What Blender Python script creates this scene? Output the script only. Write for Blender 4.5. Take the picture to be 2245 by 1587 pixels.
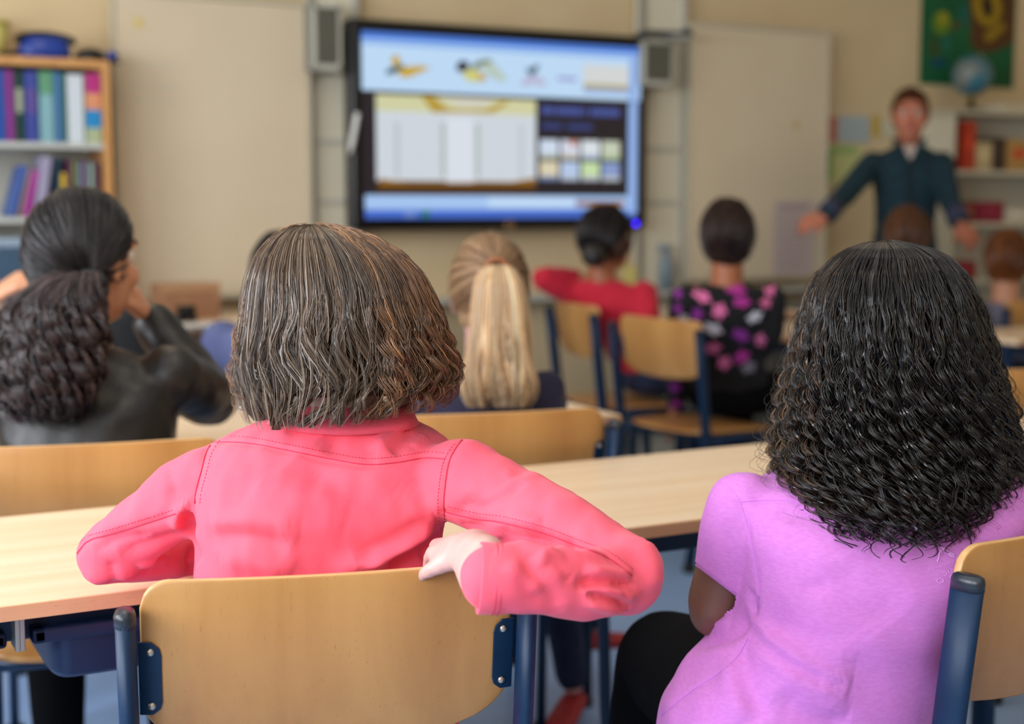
import bpy, bmesh, math, random
import numpy as np
from mathutils import Vector, Matrix
from mathutils.bvhtree import BVHTree

for o in list(bpy.data.objects):
    bpy.data.objects.remove(o)
SC = bpy.context.scene
COL = SC.collection
rng = np.random.default_rng(7)
random.seed(7)

# ------------------------------------------------------------------ camera
F = 3118.0; CX, CY = 1122.5, 793.5; EYE = 1.20
YAW = math.radians(28.0); PITCH = math.atan(341.5 / F)
fh = np.array([math.sin(YAW), math.cos(YAW), 0.0])
CR = np.array([math.cos(YAW), -math.sin(YAW), 0.0])
ZU = np.array([0, 0, 1.0])
FW = math.cos(PITCH) * fh - math.sin(PITCH) * ZU
CU = math.sin(PITCH) * fh + math.cos(PITCH) * ZU
EO = np.array([0, 0, EYE])
cam = bpy.data.cameras.new('camera'); camo = bpy.data.objects.new('camera', cam); COL.objects.link(camo)
camo.location = EO
camo.rotation_euler = (math.pi / 2 - PITCH, 0, -YAW)
cam.sensor_width = 36; cam.sensor_fit = 'HORIZONTAL'; cam.lens = F / 2245 * 36
cam.clip_start = .05; cam.clip_end = 100
cam.dof.use_dof = True; cam.dof.focus_distance = 1.62; cam.dof.aperture_fstop = 2.9
SC.camera = camo

# ------------------------------------------------------------------ light
SC.view_settings.view_transform = 'Standard'; SC.view_settings.look = 'None'
SC.view_settings.gamma = 1; SC.view_settings.use_curve_mapping = False
SC.view_settings.exposure = -0.28
W = bpy.data.worlds.new('sky'); SC.world = W; W.use_nodes = True
W.node_tree.nodes['Background'].inputs[0].default_value = (.62, .76, 1, 1)
W.node_tree.nodes['Background'].inputs[1].default_value = .6
def area(name, loc, rot, sx, sy, power, col):
    l = bpy.data.lights.new(name, 'AREA'); l.shape = 'RECTANGLE'; l.size = sx; l.size_y = sy
    l.energy = power; l.color = col
    o = bpy.data.objects.new(name, l); COL.objects.link(o); o.location = loc; o.rotation_euler = rot
    return o
WIN = [(-1.30, .30), (.60, 2.20), (2.50, 4.10)]      # window openings in the left wall (y ranges)
for i, (a, b) in enumerate(WIN):
    area('window_daylight', (-1.80, (a + b) / 2, 1.75), (0, math.radians(-90), 0), 1.6, b - a, 120, (.87, .93, 1.0))
LAMPS = [(0.9, -.3), (0.9, 1.9), (0.9, 4.1), (3.6, -.3), (3.6, 1.9), (3.6, 4.1), (6.0, 3.0)]

# ------------------------------------------------------------------ pixel helpers
def ray(px, py): return FW + (px - CX) / F * CR - (py - CY) / F * CU
def P(px, py, z): return EO + ray(px, py) * z
def PH(px, py, h):
    d = ray(px, py); return EO + d * ((h - EYE) / d[2])
def PY(px, py, Y):
    d = ray(px, py); return EO + d * (Y / d[1])
def dirv(deg):      # horizontal unit vector, degrees clockwise from +Y
    a = math.radians(deg); return np.array([math.sin(a), math.cos(a), 0.0])
def V(*a): return np.array(a, float)
def nrm(v): v = np.asarray(v, float); return v / (np.linalg.norm(v) + 1e-12)

# ------------------------------------------------------------------ mesh builder
class MB:
    def __init__(s): s.v = []; s.f = []
    def add(s, vs, fs):
        n = len(s.v); s.v += [tuple(map(float, p)) for p in vs]; s.f += [tuple(i + n for i in f) for f in fs]; return s
    def box(s, c, size, M=None):
        hx, hy, hz = [q / 2 for q in size]
        vs = [V(x, y, z) for x in (-hx, hx) for y in (-hy, hy) for z in (-hz, hz)]
        if M is not None: vs = [M @ p for p in vs]
        return s.add([p + np.asarray(c, float) for p in vs], [(0, 1, 3, 2), (4, 6, 7, 5), (0, 4, 5, 1), (2, 3, 7, 6), (0, 2, 6, 4), (1, 5, 7, 3)])
    def box2(s, a, b):
        a = np.asarray(a, float); b = np.asarray(b, float); return s.box((a + b) / 2, abs(b - a))
    def loft(s, rings, caps=True):
        n = len(rings[0]); vs = [p for r in rings for p in r]; fs = []
        for i in range(len(rings) - 1):
            for j in range(n):
                k = (j + 1) % n; fs.append((i * n + j, i * n + k, (i + 1) * n + k, (i + 1) * n + j))
        if caps:
            fs.append(tuple(range(n - 1, -1, -1))); m = (len(rings) - 1) * n; fs.append(tuple(range(m, m + n)))
        return s.add(vs, fs)
    def tube(s, path, r, n=10, oval=None, ref=(0, 0, 1)):
        """round tube along path; r scalar or list; oval=(a,b) half axes along side / up"""
        path = [np.asarray(p, float) for p in path]; rings = []
        for i, p in enumerate(path):
            t = nrm(path[min(i + 1, len(path) - 1)] - path[max(i - 1, 0)])
            u = np.cross(t, ref)
            if np.linalg.norm(u) < 1e-3: u = np.cross(t, (0, 1, 0))
            u = nrm(u); w = np.cross(u, t)
            rr = r[i] if hasattr(r, '__len__') else r
            a, b = (rr, rr) if oval is None else oval
            rings.append([p + a * math.cos(2 * math.pi * k / n) * u + b * math.sin(2 * math.pi * k / n) * w for k in range(n)])
        return s.loft(rings)
    def ball(s, c, r, n=14, m=9, M=None):
        r = V(r, r, r) if not hasattr(r, '__len__') else np.asarray(r, float)
        c = np.asarray(c, float); rings = []
        for i in range(m + 1):
            th = math.pi * (i + .02 if i == 0 else (i - .02 if i == m else i)) / m
            ring = []
            for k in range(n):
                a = 2 * math.pi * k / n
                q = V(math.sin(th) * math.cos(a), math.sin(th) * math.sin(a), -math.cos(th)) * r
                if M is not None: q = M @ q
                ring.append(c + q)
            rings.append(ring)
        return s.loft(rings)
    def limb(s, pts, rad, n=14):
        pts = [np.asarray(p, float) for p in pts]
        for p, r in zip(pts, rad): s.ball(p, r, n, 8)
        for i in range(len(pts) - 1):
            if np.linalg.norm(pts[i + 1] - pts[i]) > 1e-5: s.tube([pts[i], pts[i + 1]], [rad[i], rad[i + 1]], n)
        return s
    def ell(s, rows, n=28, e=2.3):
        """rows: (center, right half vector, depth half vector): superellipse loft"""
        rings = []
        for c, a, b in rows:
            ring = []
            for k in range(n):
                t = 2 * math.pi * k / n; ct, st = math.cos(t), math.sin(t)
                ring.append(np.asarray(c) + np.asarray(a) * math.copysign(abs(ct) ** (2 / e), ct) + np.asarray(b) * math.copysign(abs(st) ** (2 / e), st))
            rings.append(ring)
        return s.loft(rings)
    def mesh(s, name='m'):
        me = bpy.data.meshes.new(name); me.from_pydata(s.v, [], s.f); me.update()
        return me
    def build(s, name, mat, parent=None, org=(0, 0, 0), smooth=False, bevel=0, seg=2):
        o = np.asarray(org, float)
        me = bpy.data.meshes.new(name); me.from_pydata([tuple(np.asarray(p) - o) for p in s.v], [], s.f); me.update()
        b = bmesh.new(); b.from_mesh(me); bmesh.ops.recalc_face_normals(b, faces=b.faces); b.to_mesh(me); b.free()
        return link(name, me, mat, parent, smooth, bevel, seg)
def link(name, me, mat, parent=None, smooth=False, bevel=0, seg=2):
    ob = bpy.data.objects.new(name, me); COL.objects.link(ob)
    if mat is not None and not me.materials: me.materials.append(mat)
    if smooth:
        for p in me.polygons: p.use_smooth = True
    if bevel:
        m = ob.modifiers.new('bevel', 'BEVEL'); m.width = bevel; m.segments = seg; m.limit_method = 'ANGLE'; m.harden_normals = False
        for p in me.polygons: p.use_smooth = True
        w = ob.modifiers.new('wn', 'WEIGHTED_NORMAL'); w.keep_sharp = False
    if parent is not None: ob.parent = parent
    return ob
def tag(o, label, cat, group=None):
    o['label'] = label; o['category'] = cat
    if group: o['group'] = group
    return o
def thing(name, label, cat, loc, rotz=0, group=None):
    o = bpy.data.objects.new(name, None); COL.objects.link(o); o.empty_display_size = .1
    o.location = tuple(map(float, loc)); o.rotation_euler = (0, 0, rotz)
    return tag(o, label, cat, group)
def struct(o): o['kind'] = 'structure'; return o

def remesh(mb, voxel, it=6, sub=0):
    me = mb.mesh('tmp')
    b = bmesh.new(); b.from_mesh(me); bmesh.ops.recalc_face_normals(b, faces=b.faces); b.to_mesh(me); b.free()
    ob = bpy.data.objects.new('tmp', me); COL.objects.link(ob)
    m = ob.modifiers.new('r', 'REMESH'); m.mode = 'VOXEL'; m.voxel_size = voxel; m.use_smooth_shade = True
    if it:
        m = ob.modifiers.new('s', 'SMOOTH'); m.factor = .5; m.iterations = it
    if sub:
        m = ob.modifiers.new('d', 'SUBSURF'); m.levels = sub
    dg = bpy.context.evaluated_depsgraph_get()
    out = bpy.data.meshes.new_from_object(ob.evaluated_get(dg), depsgraph=dg)
    bpy.data.objects.remove(ob); bpy.data.meshes.remove(me)
    for p in out.polygons: p.use_smooth = True
    return out
def getv(me):
    a = np.empty(len(me.vertices) * 3, np.float32); me.vertices.foreach_get('co', a); return a.reshape(-1, 3).astype(float)
def setv(me, a):
    me.vertices.foreach_set('co', np.ascontiguousarray(a, np.float32).ravel()); me.update()
def getn(me):
    a = np.empty(len(me.vertices) * 3, np.float32); me.vertex_normals.foreach_get('vector', a); return a.reshape(-1, 3).astype(float)
def bvh(me):
    return BVHTree.FromPolygons([tuple(v.co) for v in me.vertices], [tuple(p.vertices) for p in me.polygons])
def hit(tree, px, py):
    d = nrm(ray(px, py)); h = tree.ray_cast(Vector(EO), Vector(d))
    return (None, None) if h[0] is None else (np.array(h[0]), np.array(h[1]))
def resample(pts, step):
    pts = [np.asarray(p, float) for p in pts]
    # catmull-rom densify then resample
    out = []
    for i in range(len(pts) - 1):
        p0 = pts[max(i - 1, 0)]; p1 = pts[i]; p2 = pts[i + 1]; p3 = pts[min(i + 2, len(pts) - 1)]
        n = max(2, int(np.linalg.norm(p2 - p1) / step))
        for k in range(n):
            t = k / n
            out.append(.5 * ((2 * p1) + (-p0 + p2) * t + (2 * p0 - 5 * p1 + 4 * p2 - p3) * t * t + (-p0 + 3 * p1 - 3 * p2 + p3) * t ** 3))
    out.append(pts[-1]); return out
def project(tree, pts, step=6):
    o = []; nn = []
    for q in resample([np.array(p, float) for p in pts], step):
        h, n = hit(tree, q[0], q[1])
        if h is not None: o.append(h); nn.append(n)
    return np.array(o), np.array(nn)
def strokes(me, items):
    """press folds and seams into a mesh: items = (pixel polyline, amplitude, sigma[, taper])"""
    tree = bvh(me); co = getv(me); no = getn(me); disp = np.zeros(len(co))
    for it in items:
        pl, amp, sg = it[:3]
        pts, _ = project(tree, pl)
        if len(pts) < 2: continue
        lo = pts.min(0) - 3 * sg; hi = pts.max(0) + 3 * sg
        idx = np.where(np.all((co > lo) & (co < hi), axis=1))[0]
        if len(idx) == 0: continue
        d = np.linalg.norm(co[idx][:, None, :] - pts[None], axis=2)
        k = d.argmin(1); dm = d.min(1); t = k / (len(pts) - 1)
        w = np.exp(-(dm / sg) ** 2)
        if len(it) < 4: w *= np.clip(np.minimum(t, 1 - t) * 4 + .05, 0, 1)
        disp[idx] += amp * w
    setv(me, co + no * disp[:, None]); return me
def noise3(co, scale, seed=0):
    r = np.random.default_rng(seed); out = np.zeros(len(co))
    for _ in range(7):
        k = r.normal(size=3) * scale; out += np.sin(co @ k + r.uniform(0, 6.28))
    return out / 4
def thread(tree, pl, r, name, mat, parent, org, lift=.0004):
    pts, nn = project(tree, pl, 5)
    if len(pts) < 3: return None
    return MB().tube([p + n * lift for p, n in zip(pts, nn)], r, 5).build(name, mat, parent, org, True)

# ------------------------------------------------------------------ materials
def lin(c):
    return tuple(((x / 255) / 12.92 if x / 255 <= .04045 else ((x / 255 + .055) / 1.055) ** 2.4) for x in c) + (1,)
def mat(name, col, rough=.5, metal=0, spec=.5, noise=None, bump=0, bscale=200, emit=0, sheen=0, coat=0, sub=0, stretch=(1, 1, 1), coord='Object', detail=3):
    m = bpy.data.materials.new(name); m.use_nodes = True; nt = m.node_tree; b = nt.nodes['Principled BSDF']
    c = lin(col); b.inputs['Base Color'].default_value = c; b.inputs['Roughness'].default_value = rough
    b.inputs['Metallic'].default_value = metal; b.inputs['Specular IOR Level'].default_value = spec
    if sheen: b.inputs['Sheen Weight'].default_value = sheen; b.inputs['Sheen Roughness'].default_value = .4
    if coat: b.inputs['Coat Weight'].default_value = coat; b.inputs['Coat Roughness'].default_value = .25
    if sub:
        b.inputs['Subsurface Weight'].default_value = sub; b.inputs['Subsurface Radius'].default_value = (.01, .004, .002); b.inputs['Subsurface Scale'].default_value = 1
    if emit: b.inputs['Emission Color'].default_value = c; b.inputs['Emission Strength'].default_value = emit
    tc = nt.nodes.new('ShaderNodeTexCoord'); mp = nt.nodes.new('ShaderNodeMapping'); mp.inputs['Scale'].default_value = stretch
    nt.links.new(tc.outputs[coord], mp.inputs[0])
    if noise:      # (other colour, scale, lo, hi)
        c2, sc, lo, hi = noise
        n = nt.nodes.new('ShaderNodeTexNoise'); n.inputs['Scale'].default_value = sc; n.inputs['Detail'].default_value = detail; nt.links.new(mp.outputs[0], n.inputs['Vector'])
        r = nt.nodes.new('ShaderNodeValToRGB'); r.color_ramp.elements[0].position = lo; r.color_ramp.elements[1].position = hi
        r.color_ramp.elements[0].color = c; r.color_ramp.elements[1].color = lin(c2)
        nt.links.new(n.outputs['Fac'], r.inputs[0]); nt.links.new(r.outputs[0], b.inputs['Base Color'])
    if bump:
        n = nt.nodes.new('ShaderNodeTexNoise'); n.inputs['Scale'].default_value = bscale; n.inputs['Detail'].default_value = 4; nt.links.new(mp.outputs[0], n.inputs['Vector'])
        bp = nt.nodes.new('ShaderNodeBump'); bp.inputs['Strength'].default_value = bump; bp.inputs['Distance'].default_value = .002
        nt.links.new(n.outputs['Fac'], bp.inputs['Height']); nt.links.new(bp.outputs[0], b.inputs['Normal'])
    return m
def hairmat(name, rough=.36, spec=.6, tint=1.0):
    m = bpy.data.materials.new(name); m.use_nodes = True; nt = m.node_tree; b = nt.nodes['Principled BSDF']
    a = nt.nodes.new('ShaderNodeAttribute'); a.attribute_name = 'strand_colour'
    nt.links.new(a.outputs['Color'], b.inputs['Base Color'])
    b.inputs['Roughness'].default_value = rough; b.inputs['Specular IOR Level'].default_value = spec
    return m
def woodmat(name, c1, c2, axis='x', sc=1.0, rough=.4, fleck=None, coat=.15):
    """long grain along axis, soft figure bands plus short pore flecks"""
    m = bpy.data.materials.new(name); m.use_nodes = True; nt = m.node_tree; b = nt.nodes['Principled BSDF']
    b.inputs['Roughness'].default_value = rough; b.inputs['Coat Weight'].default_value = coat; b.inputs['Coat Roughness'].default_value = .3
    tc = nt.nodes.new('ShaderNodeTexCoord')
    def nz(s, detail, dist=0):
        mp = nt.nodes.new('ShaderNodeMapping'); mp.inputs['Scale'].default_value = s; nt.links.new(tc.outputs['Object'], mp.inputs[0])
        n = nt.nodes.new('ShaderNodeTexNoise'); n.inputs['Scale'].default_value = 1; n.inputs['Detail'].default_value = detail; n.inputs['Distortion'].default_value = dist
        nt.links.new(mp.outputs[0], n.inputs['Vector']); return n
    k = {'x': (1.5, 28, 28), 'y': (28, 1.5, 28), 'z': (28, 28, 1.5)}[axis]; k = tuple(q * sc for q in k)
    n = nz(k, 4, .4)
    r = nt.nodes.new('ShaderNodeValToRGB'); r.color_ramp.elements[0].position = .35; r.color_ramp.elements[1].position = .68
    r.color_ramp.elements[0].color = lin(c1); r.color_ramp.elements[1].color = lin(c2); nt.links.new(n.outputs['Fac'], r.inputs[0])
    out = r.outputs[0]
    if fleck:
        k2 = {'x': (60, 700, 700), 'y': (700, 60, 700), 'z': (700, 700, 60)}[axis]
        n2 = nz(k2, 2); r2 = nt.nodes.new('ShaderNodeValToRGB'); r2.color_ramp.elements[0].position = .66; r2.color_ramp.elements[1].position = .80
        r2.color_ramp.elements[0].color = (0, 0, 0, 1); r2.color_ramp.elements[1].color = (1, 1, 1, 1); nt.links.new(n2.outputs['Fac'], r2.inputs[0])
        mx = nt.nodes.new('ShaderNodeMix'); mx.data_type = 'RGBA'; nt.links.new(r2.outputs[0], mx.inputs[0]); nt.links.new(out, mx.inputs[6]); mx.inputs[7].default_value = lin(fleck)
        out = mx.outputs[2]
    nt.links.new(out, b.inputs['Base Color'])
    return m
M = {}
M['wall'] = mat('wall_paint', (226, 203, 162), .85, noise=((220, 196, 154), 3, .3, .7), bump=.05, bscale=300)
M['ceil'] = mat('ceiling_paint', (238, 236, 228), .9)
M['floor'] = mat('floor_lino', (146, 178, 226), .30, noise=((162, 190, 232), 2.2, .35, .7), spec=.5)
M['plaster'] = mat('panel_cream', (226, 219, 196), .6)
M['wtrim'] = mat('window_white', (235, 236, 235), .4)
M['board'] = mat('board_enamel', (226, 210, 182), .38, noise=((220, 203, 174), 2, .3, .7), spec=.35)
M['alu'] = mat('aluminium', (176, 176, 172), .4, .8)
M['lightgrey'] = mat('light_grey', (196, 194, 182), .5)
M['grey'] = mat('grey_plastic', (130, 130, 122), .6)
M['grille'] = mat('speaker_grille', (96, 94, 82), .8, bump=.4, bscale=900)
M['black'] = mat('black_plastic', (12, 12, 13), .35)
M['bezel'] = mat('display_bezel', (9, 8, 10), .25)
M['navy'] = mat('navy_steel', (6, 38, 68), .45, noise=((9, 44, 76), 30, .3, .7), spec=.35)
M['navyp'] = mat('navy_plastic', (14, 34, 74), .45)
M['capblk'] = mat('cap_plastic', (38, 44, 54), .3)
M['screw'] = mat('screw_steel', (190, 180, 165), .3, .9)
M['beech'] = woodmat('beech_laminate', (240, 206, 166), (250, 222, 188), 'x', .8, .38)
M['beechedge'] = woodmat('beech_edge', (216, 160, 118), (226, 174, 132), 'x', .8, .5, fleck=(180, 116, 74))
M['ply'] = woodmat('plywood_face', (176, 122, 64), (196, 144, 82), 'z', .5, .36, fleck=(150, 98, 52))
M['plyedge'] = woodmat('plywood_edge', (206, 154, 98), (232, 190, 134), 'x', 2, .5)
M['plyseat'] = woodmat('plywood_seat', (192, 132, 70), (214, 160, 96), 'y', .6, .36)
M['case'] = woodmat('bookcase_wood', (206, 148, 88), (220, 166, 104), 'z', .5, .5)
M['pink'] = mat('pink_cotton', (248, 90, 114), .85, sheen=.15, noise=((252, 98, 120), 14, .3, .7), bump=.25, bscale=900)
M['pinkseam'] = mat('pink_stitching', (214, 54, 86), .8)
M['pinkin'] = mat('pink_lining', (250, 92, 112), .8)
M['lilac'] = mat('lilac_jersey', (214, 130, 214), .85, sheen=.1, noise=((207, 121, 207), 120, .35, .65), bump=.2, bscale=1400, stretch=(1, 1, 3))
M['lilacseam'] = mat('lilac_stitching', (214, 134, 226), .8)
M['lilacprint'] = mat('print_pale', (240, 178, 244), .7)
M['skinp'] = mat('skin_pale', (216, 170, 160), .5, sub=.15, noise=((206, 156, 148), 40, .35, .7))
M['skind'] = mat('skin_dark', (122, 84, 66), .42, noise=((108, 72, 56), 18, .3, .7))
M['skinm'] = mat('skin_tan', (206, 146, 112), .5, sub=.1)
M['skinr'] = mat('skin_ruddy', (196, 120, 92), .5, sub=.1)
M['skinb'] = mat('skin_brown', (168, 100, 66), .5)
M['pantsblk'] = mat('black_trousers', (7, 7, 10), .95, spec=.1)
M['jeans'] = mat('dark_jeans', (22, 34, 62), .85, noise=((44, 54, 84), 14, .45, .8), bump=.3, bscale=500)
M['leather'] = mat('black_leather', (24, 21, 20), .38, spec=.45, noise=((38, 31, 27), 9, .3, .7), bump=.35, bscale=160)
M['navytop'] = mat('navy_jersey', (34, 30, 58), .85, sheen=.15)
M['redtop'] = mat('red_jersey', (196, 24, 52), .85, sheen=.15)
M['bluetop'] = mat('blue_cotton', (98, 106, 146), .85, noise=((82, 90, 132), 8, .35, .7))
M['slatetop'] = mat('slate_cotton', (110, 108, 126), .85)
M['blackknit'] = mat('black_knit', (10, 9, 12), .9, bump=.3, bscale=300)
M['teal'] = mat('teal_shirt', (13, 54, 66), .85, noise=((8, 38, 50), 40, .4, .6), bump=.1, bscale=300)
M['cuff'] = mat('shirt_cuff', (56, 58, 84), .85)
M['white'] = mat('white_paper', (240, 240, 238), .7)
M['whitetee'] = mat('white_cotton', (206, 190, 180), .85)
M['lips'] = mat('lips', (176, 84, 74), .45)
M['eyew'] = mat('eye_white', (232, 228, 222), .2)
M['eyed'] = mat('eye_iris', (50, 34, 24), .15)
M['hairbrown'] = hairmat('hair_brown_strands', .29, .75); M['hairblack'] = hairmat('hair_black_strands', .25, .75)
M['hairroot'] = hairmat('hair_matte', .75, .15); M['hairdark'] = hairmat('hair_dark_strands', .32, .6); M['hairblonde'] = hairmat('hair_blonde_strands', .38, .5)
def flat(name, col, rough=.6, **k):
    if name not in M: M[name] = mat(name, col, rough, **k)
    return M[name]
# ================================================================== room shell
X0, X1, Y0, Y1, ZC = -1.6, 7.0, -2.2, 5.75, 3.0
struct(MB().box2((X0 - .15, Y0 - .15, -.1), (X1 + .15, Y1 + .15, 0)).build('floor', M['floor']))
struct(MB().box2((X0 - .15, Y0 - .15, ZC), (X1 + .15, Y1 + .15, ZC + .1)).build('ceiling', M['ceil']))
struct(MB().box2((X0 - .15, Y1, 0), (X1 + .15, Y1 + .15, ZC)).build('wall_back', M['wall']))
struct(MB().box2((X0 - .15, Y0 - .15, 0), (X1 + .15, Y0, ZC)).build('wall_rear', M['wall']))
struct(MB().box2((X1, Y0, 0), (X1 + .15, Y1, ZC)).build('wall_right', M['wall']))
wl = MB(); zs, zt = .95, 2.55
wl.box2((X0 - .15, Y0, 0), (X0, Y1, zs)).box2((X0 - .15, Y0, zt), (X0, Y1, ZC))
ys = [Y0] + [q for w in WIN for q in w] + [Y1]
for i in range(0, len(ys), 2): wl.box2((X0 - .15, ys[i], zs), (X0, ys[i + 1], zt))
struct(wl.build('wall_left', M['wall']))
gl = bpy.data.materials.new('window_glass'); gl.use_nodes = True; nt = gl.node_tree
tb = nt.nodes.new('ShaderNodeBsdfTransparent'); gb = nt.nodes.new('ShaderNodeBsdfGlossy'); gb.inputs['Roughness'].default_value = .02
mx = nt.nodes.new('ShaderNodeMixShader'); mx.inputs[0].default_value = .06
nt.links.new(tb.outputs[0], mx.inputs[1]); nt.links.new(gb.outputs[0], mx.inputs[2]); nt.links.new(mx.outputs[0], nt.nodes['Material Output'].inputs[0])
for i, (a, b) in enumerate(WIN):
    w = MB()
    for (p, q, r, s) in ((a, a + .06, zs, zt), (b - .06, b, zs, zt), (a, b, zs, zs + .06), (a, b, zt - .06, zt), ((a + b) / 2 - .03, (a + b) / 2 + .03, zs, zt)):
        w.box2((X0 - .10, p, r), (X0 - .04, q, s))
    wo = struct(w.build('window_%d' % (i + 1), M['wtrim'], bevel=.004))
    for (p, q) in ((a + .06, (a + b) / 2 - .03), ((a + b) / 2 + .03, b - .06)):
        MB().box2((X0 - .075, p, zs + .06), (X0 - .067, q, zt - .06)).build('pane', gl, wo)
    MB().box2((X0 - .05, a - .05, zs - .03), (X0 + .12, b + .05, zs)).build('window_sill', M['wtrim'], wo, bevel=.004)
for nm, a, b in (('baseboard_back', (X0, Y1 - .015, 0), (X1, Y1, .09)), ('baseboard_left', (X0, Y0, 0), (X0 + .015, Y1 - .015, .09)), ('baseboard_right', (X1 - .015, Y0, 0), (X1, Y1 - .015, .09))):
    struct(MB().box2(a, b).build(nm, M['grey'], bevel=.003))
for i, (x, y) in enumerate(LAMPS):
    t = thing('ceiling_lamp', 'long white ceiling lamp above the room, row %s, %s' % (('nearest the camera', 'over the tables', 'near the display wall')[min(2, int((y + .5) / 1.6))], ('window side', 'inner side', 'far right')[0 if x < 2 else (1 if x < 5 else 2)]), 'lamp', (x, y, ZC - .09), 0, 'ceiling lamps')
    MB().box((0, 0, .06), (.30, 1.3, .06)).build('lamp_housing', M['wtrim'], t, bevel=.006)
    MB().box((0, 0, .02), (.26, 1.26, .02)).build('lamp_diffuser', flat('lamp_glow', (255, 240, 215), .5, emit=1.2), t, bevel=.006)
    l = area('lamp_light', (0, 0, -.01), (0, 0, 0), .24, 1.24, 6.0 if x < 2 else 2.2, (1, .82, .58)); l.parent = t

# ================================================================== back wall: boards, columns, display
def wallrect(x0, y0, x1, y1, Y):
    a, b, c, d = PY(x0, y0, Y), PY(x1, y0, Y), PY(x0, y1, Y), PY(x1, y1, Y)
    return min((a[0] + c[0]) / 2, (b[0] + d[0]) / 2), max((a[0] + c[0]) / 2, (b[0] + d[0]) / 2), (c[2] + d[2]) / 2, (a[2] + b[2]) / 2
def board(xa, xb, za, zb, lab, ang=0, piv=None):
    cx = (xa + xb) / 2; t = thing('whiteboard_wing', lab, 'whiteboard', (cx, 5.66, za), 0, 'whiteboard wings beside the display')
    w = xb - xa; h = zb - za
    MB().box((0, -.012, h / 2), (w - .02, .016, h - .02)).build('writing_surface', M['board'], t)
    fr = MB()
    for c, s in (((-w / 2, -.012, h / 2), (.014, .03, h)), ((w / 2, -.012, h / 2), (.014, .03, h)), ((0, -.012, 0), (w, .03, .014)), ((0, -.012, h), (w, .03, .014))): fr.box(c, s)
    fr.build('board_frame', flat('board_edge', (206, 197, 172), .5), t, bevel=.003)
    for s in (-1, 1): MB().box((s * (w / 2 - .1), .04, h / 2), (.05, .09, h * .6)).build('hinge_bracket', M['grey'], t)
    return t, w, h
bl, wL, hL = board(1.262, 2.052, .835, 2.02, 'tall cream whiteboard wing beside the wooden bookcase')
br, wR, hR = board(3.955, 4.79, .845, 2.06, 'tall cream whiteboard wing between the display and the teacher')
def magnet(px, py, Y, col, r, lab):
    p = PY(px, py, Y); m = MB().tube([(0, -.0, 0), (0, -.008, 0)], r, 20).build('magnet', flat(lab[:12], col), smooth=False, bevel=.002)
    m.location = p; tag(m, lab, 'magnet')
magnet(303, 51, 5.645, (222, 200, 130), .021, 'pale yellow round magnet at the top of the left whiteboard')
magnet(1745, 275, 5.645, (206, 182, 122), .021, 'tan round magnet on the right whiteboard')
for k, (x, y, w, h) in enumerate(((338, 143, 115, 20), (335, 190, 95, 12), (345, 222, 120, 9))):
    p = PY(x, y, 5.6385); mm = MB()
    for j in range(9): mm.box((-w / 1000 + j * w / 4500 + random.uniform(-.004, .004), 0, random.uniform(-.004, .004)), (w / 6000, .0008, .005 + .004 * random.random()))
    o = mm.build('erased_marks', flat('faded_ink', (208, 206, 192), .5), bl); o.location = p - V(*bl.location)
# lift columns left and right of the display
def column(px0, px1, lab):
    xa = PY(px0, 300, 5.70)[0]; xb = PY(px1, 300, 5.70)[0]; w = xb - xa
    t = thing('display_column', lab, 'column', ((xa + xb) / 2, 5.70, 0), 0, 'columns carrying the display')
    MB().box((0, .012, 1.25), (w, .02, 2.5)).build('back_panel', M['plaster'], t, bevel=.003)
    for s in (-1, 1): MB().box((s * (w / 2 - .02), -.006, 1.3), (.028, .02, 2.3)).build('guide_rail', M['alu'] if s < 0 else M['lightgrey'], t, bevel=.002)
    for z in (1.22, 1.47): MB().box((0, -.004, z), (w - .01, .014, .02)).build('crossbar', M['lightgrey'], t, bevel=.002)
    return t
column(674, 790, 'cream and grey metal column behind the left edge of the display')
column(1395, 1502, 'cream and grey metal column behind the right edge of the display')
def speaker(px0, py0, px1, py1, lab):
    xa, xb, za, zb = wallrect(px0, py0, px1, py1, 5.55); w, h = xb - xa, zb - za
    t = thing('wall_speaker', lab, 'speaker', ((xa + xb) / 2, 5.60, za), 0, 'wall speakers beside the display')
    MB().box((0, .02, h / 2), (w, .12, h)).build('cabinet', M['grey'], t, bevel=.008)
    fr = MB()
    for c, s in (((-w / 2 + .012, -.045, h / 2), (.02, .016, h)), ((w / 2 - .012, -.045, h / 2), (.02, .016, h)), ((0, -.045, .015), (w, .016, .026)), ((0, -.045, h - .015), (w, .016, .026))): fr.box(c, s)
    fr.build('front_rim', M['lightgrey'], t, bevel=.004)
    MB().box((0, -.050, h / 2 + .008), (w - .036, .008, h - .05)).build('grille', M['grille'], t)
    MB().box((0, .085, h / 2), (.05, .06, .08)).build('bracket', M['black'], t)
speaker(684, 8, 750, 156, 'grey box speaker on the wall left of the display')
speaker(1408, 88, 1478, 190, 'grey box speaker on the wall right of the display')
t = thing('document_camera', 'dark grey device on top of the right wall speaker', 'device', PY(1456, 86, 5.55), -.12)
MB().box((0, 0, .022), (.23, .14, .018)).build('body', flat('device_dark', (62, 66, 72), .4), t, bevel=.006)
MB().box((.07, 0, .008), (.10, .12, .016)).build('base', M['lightgrey'], t, bevel=.004)
MB().tube([(.08, -.03, .031), (.11, -.05, .04)], .014, 12).build('lens_barrel', M['black'], t, smooth=True)

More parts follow.
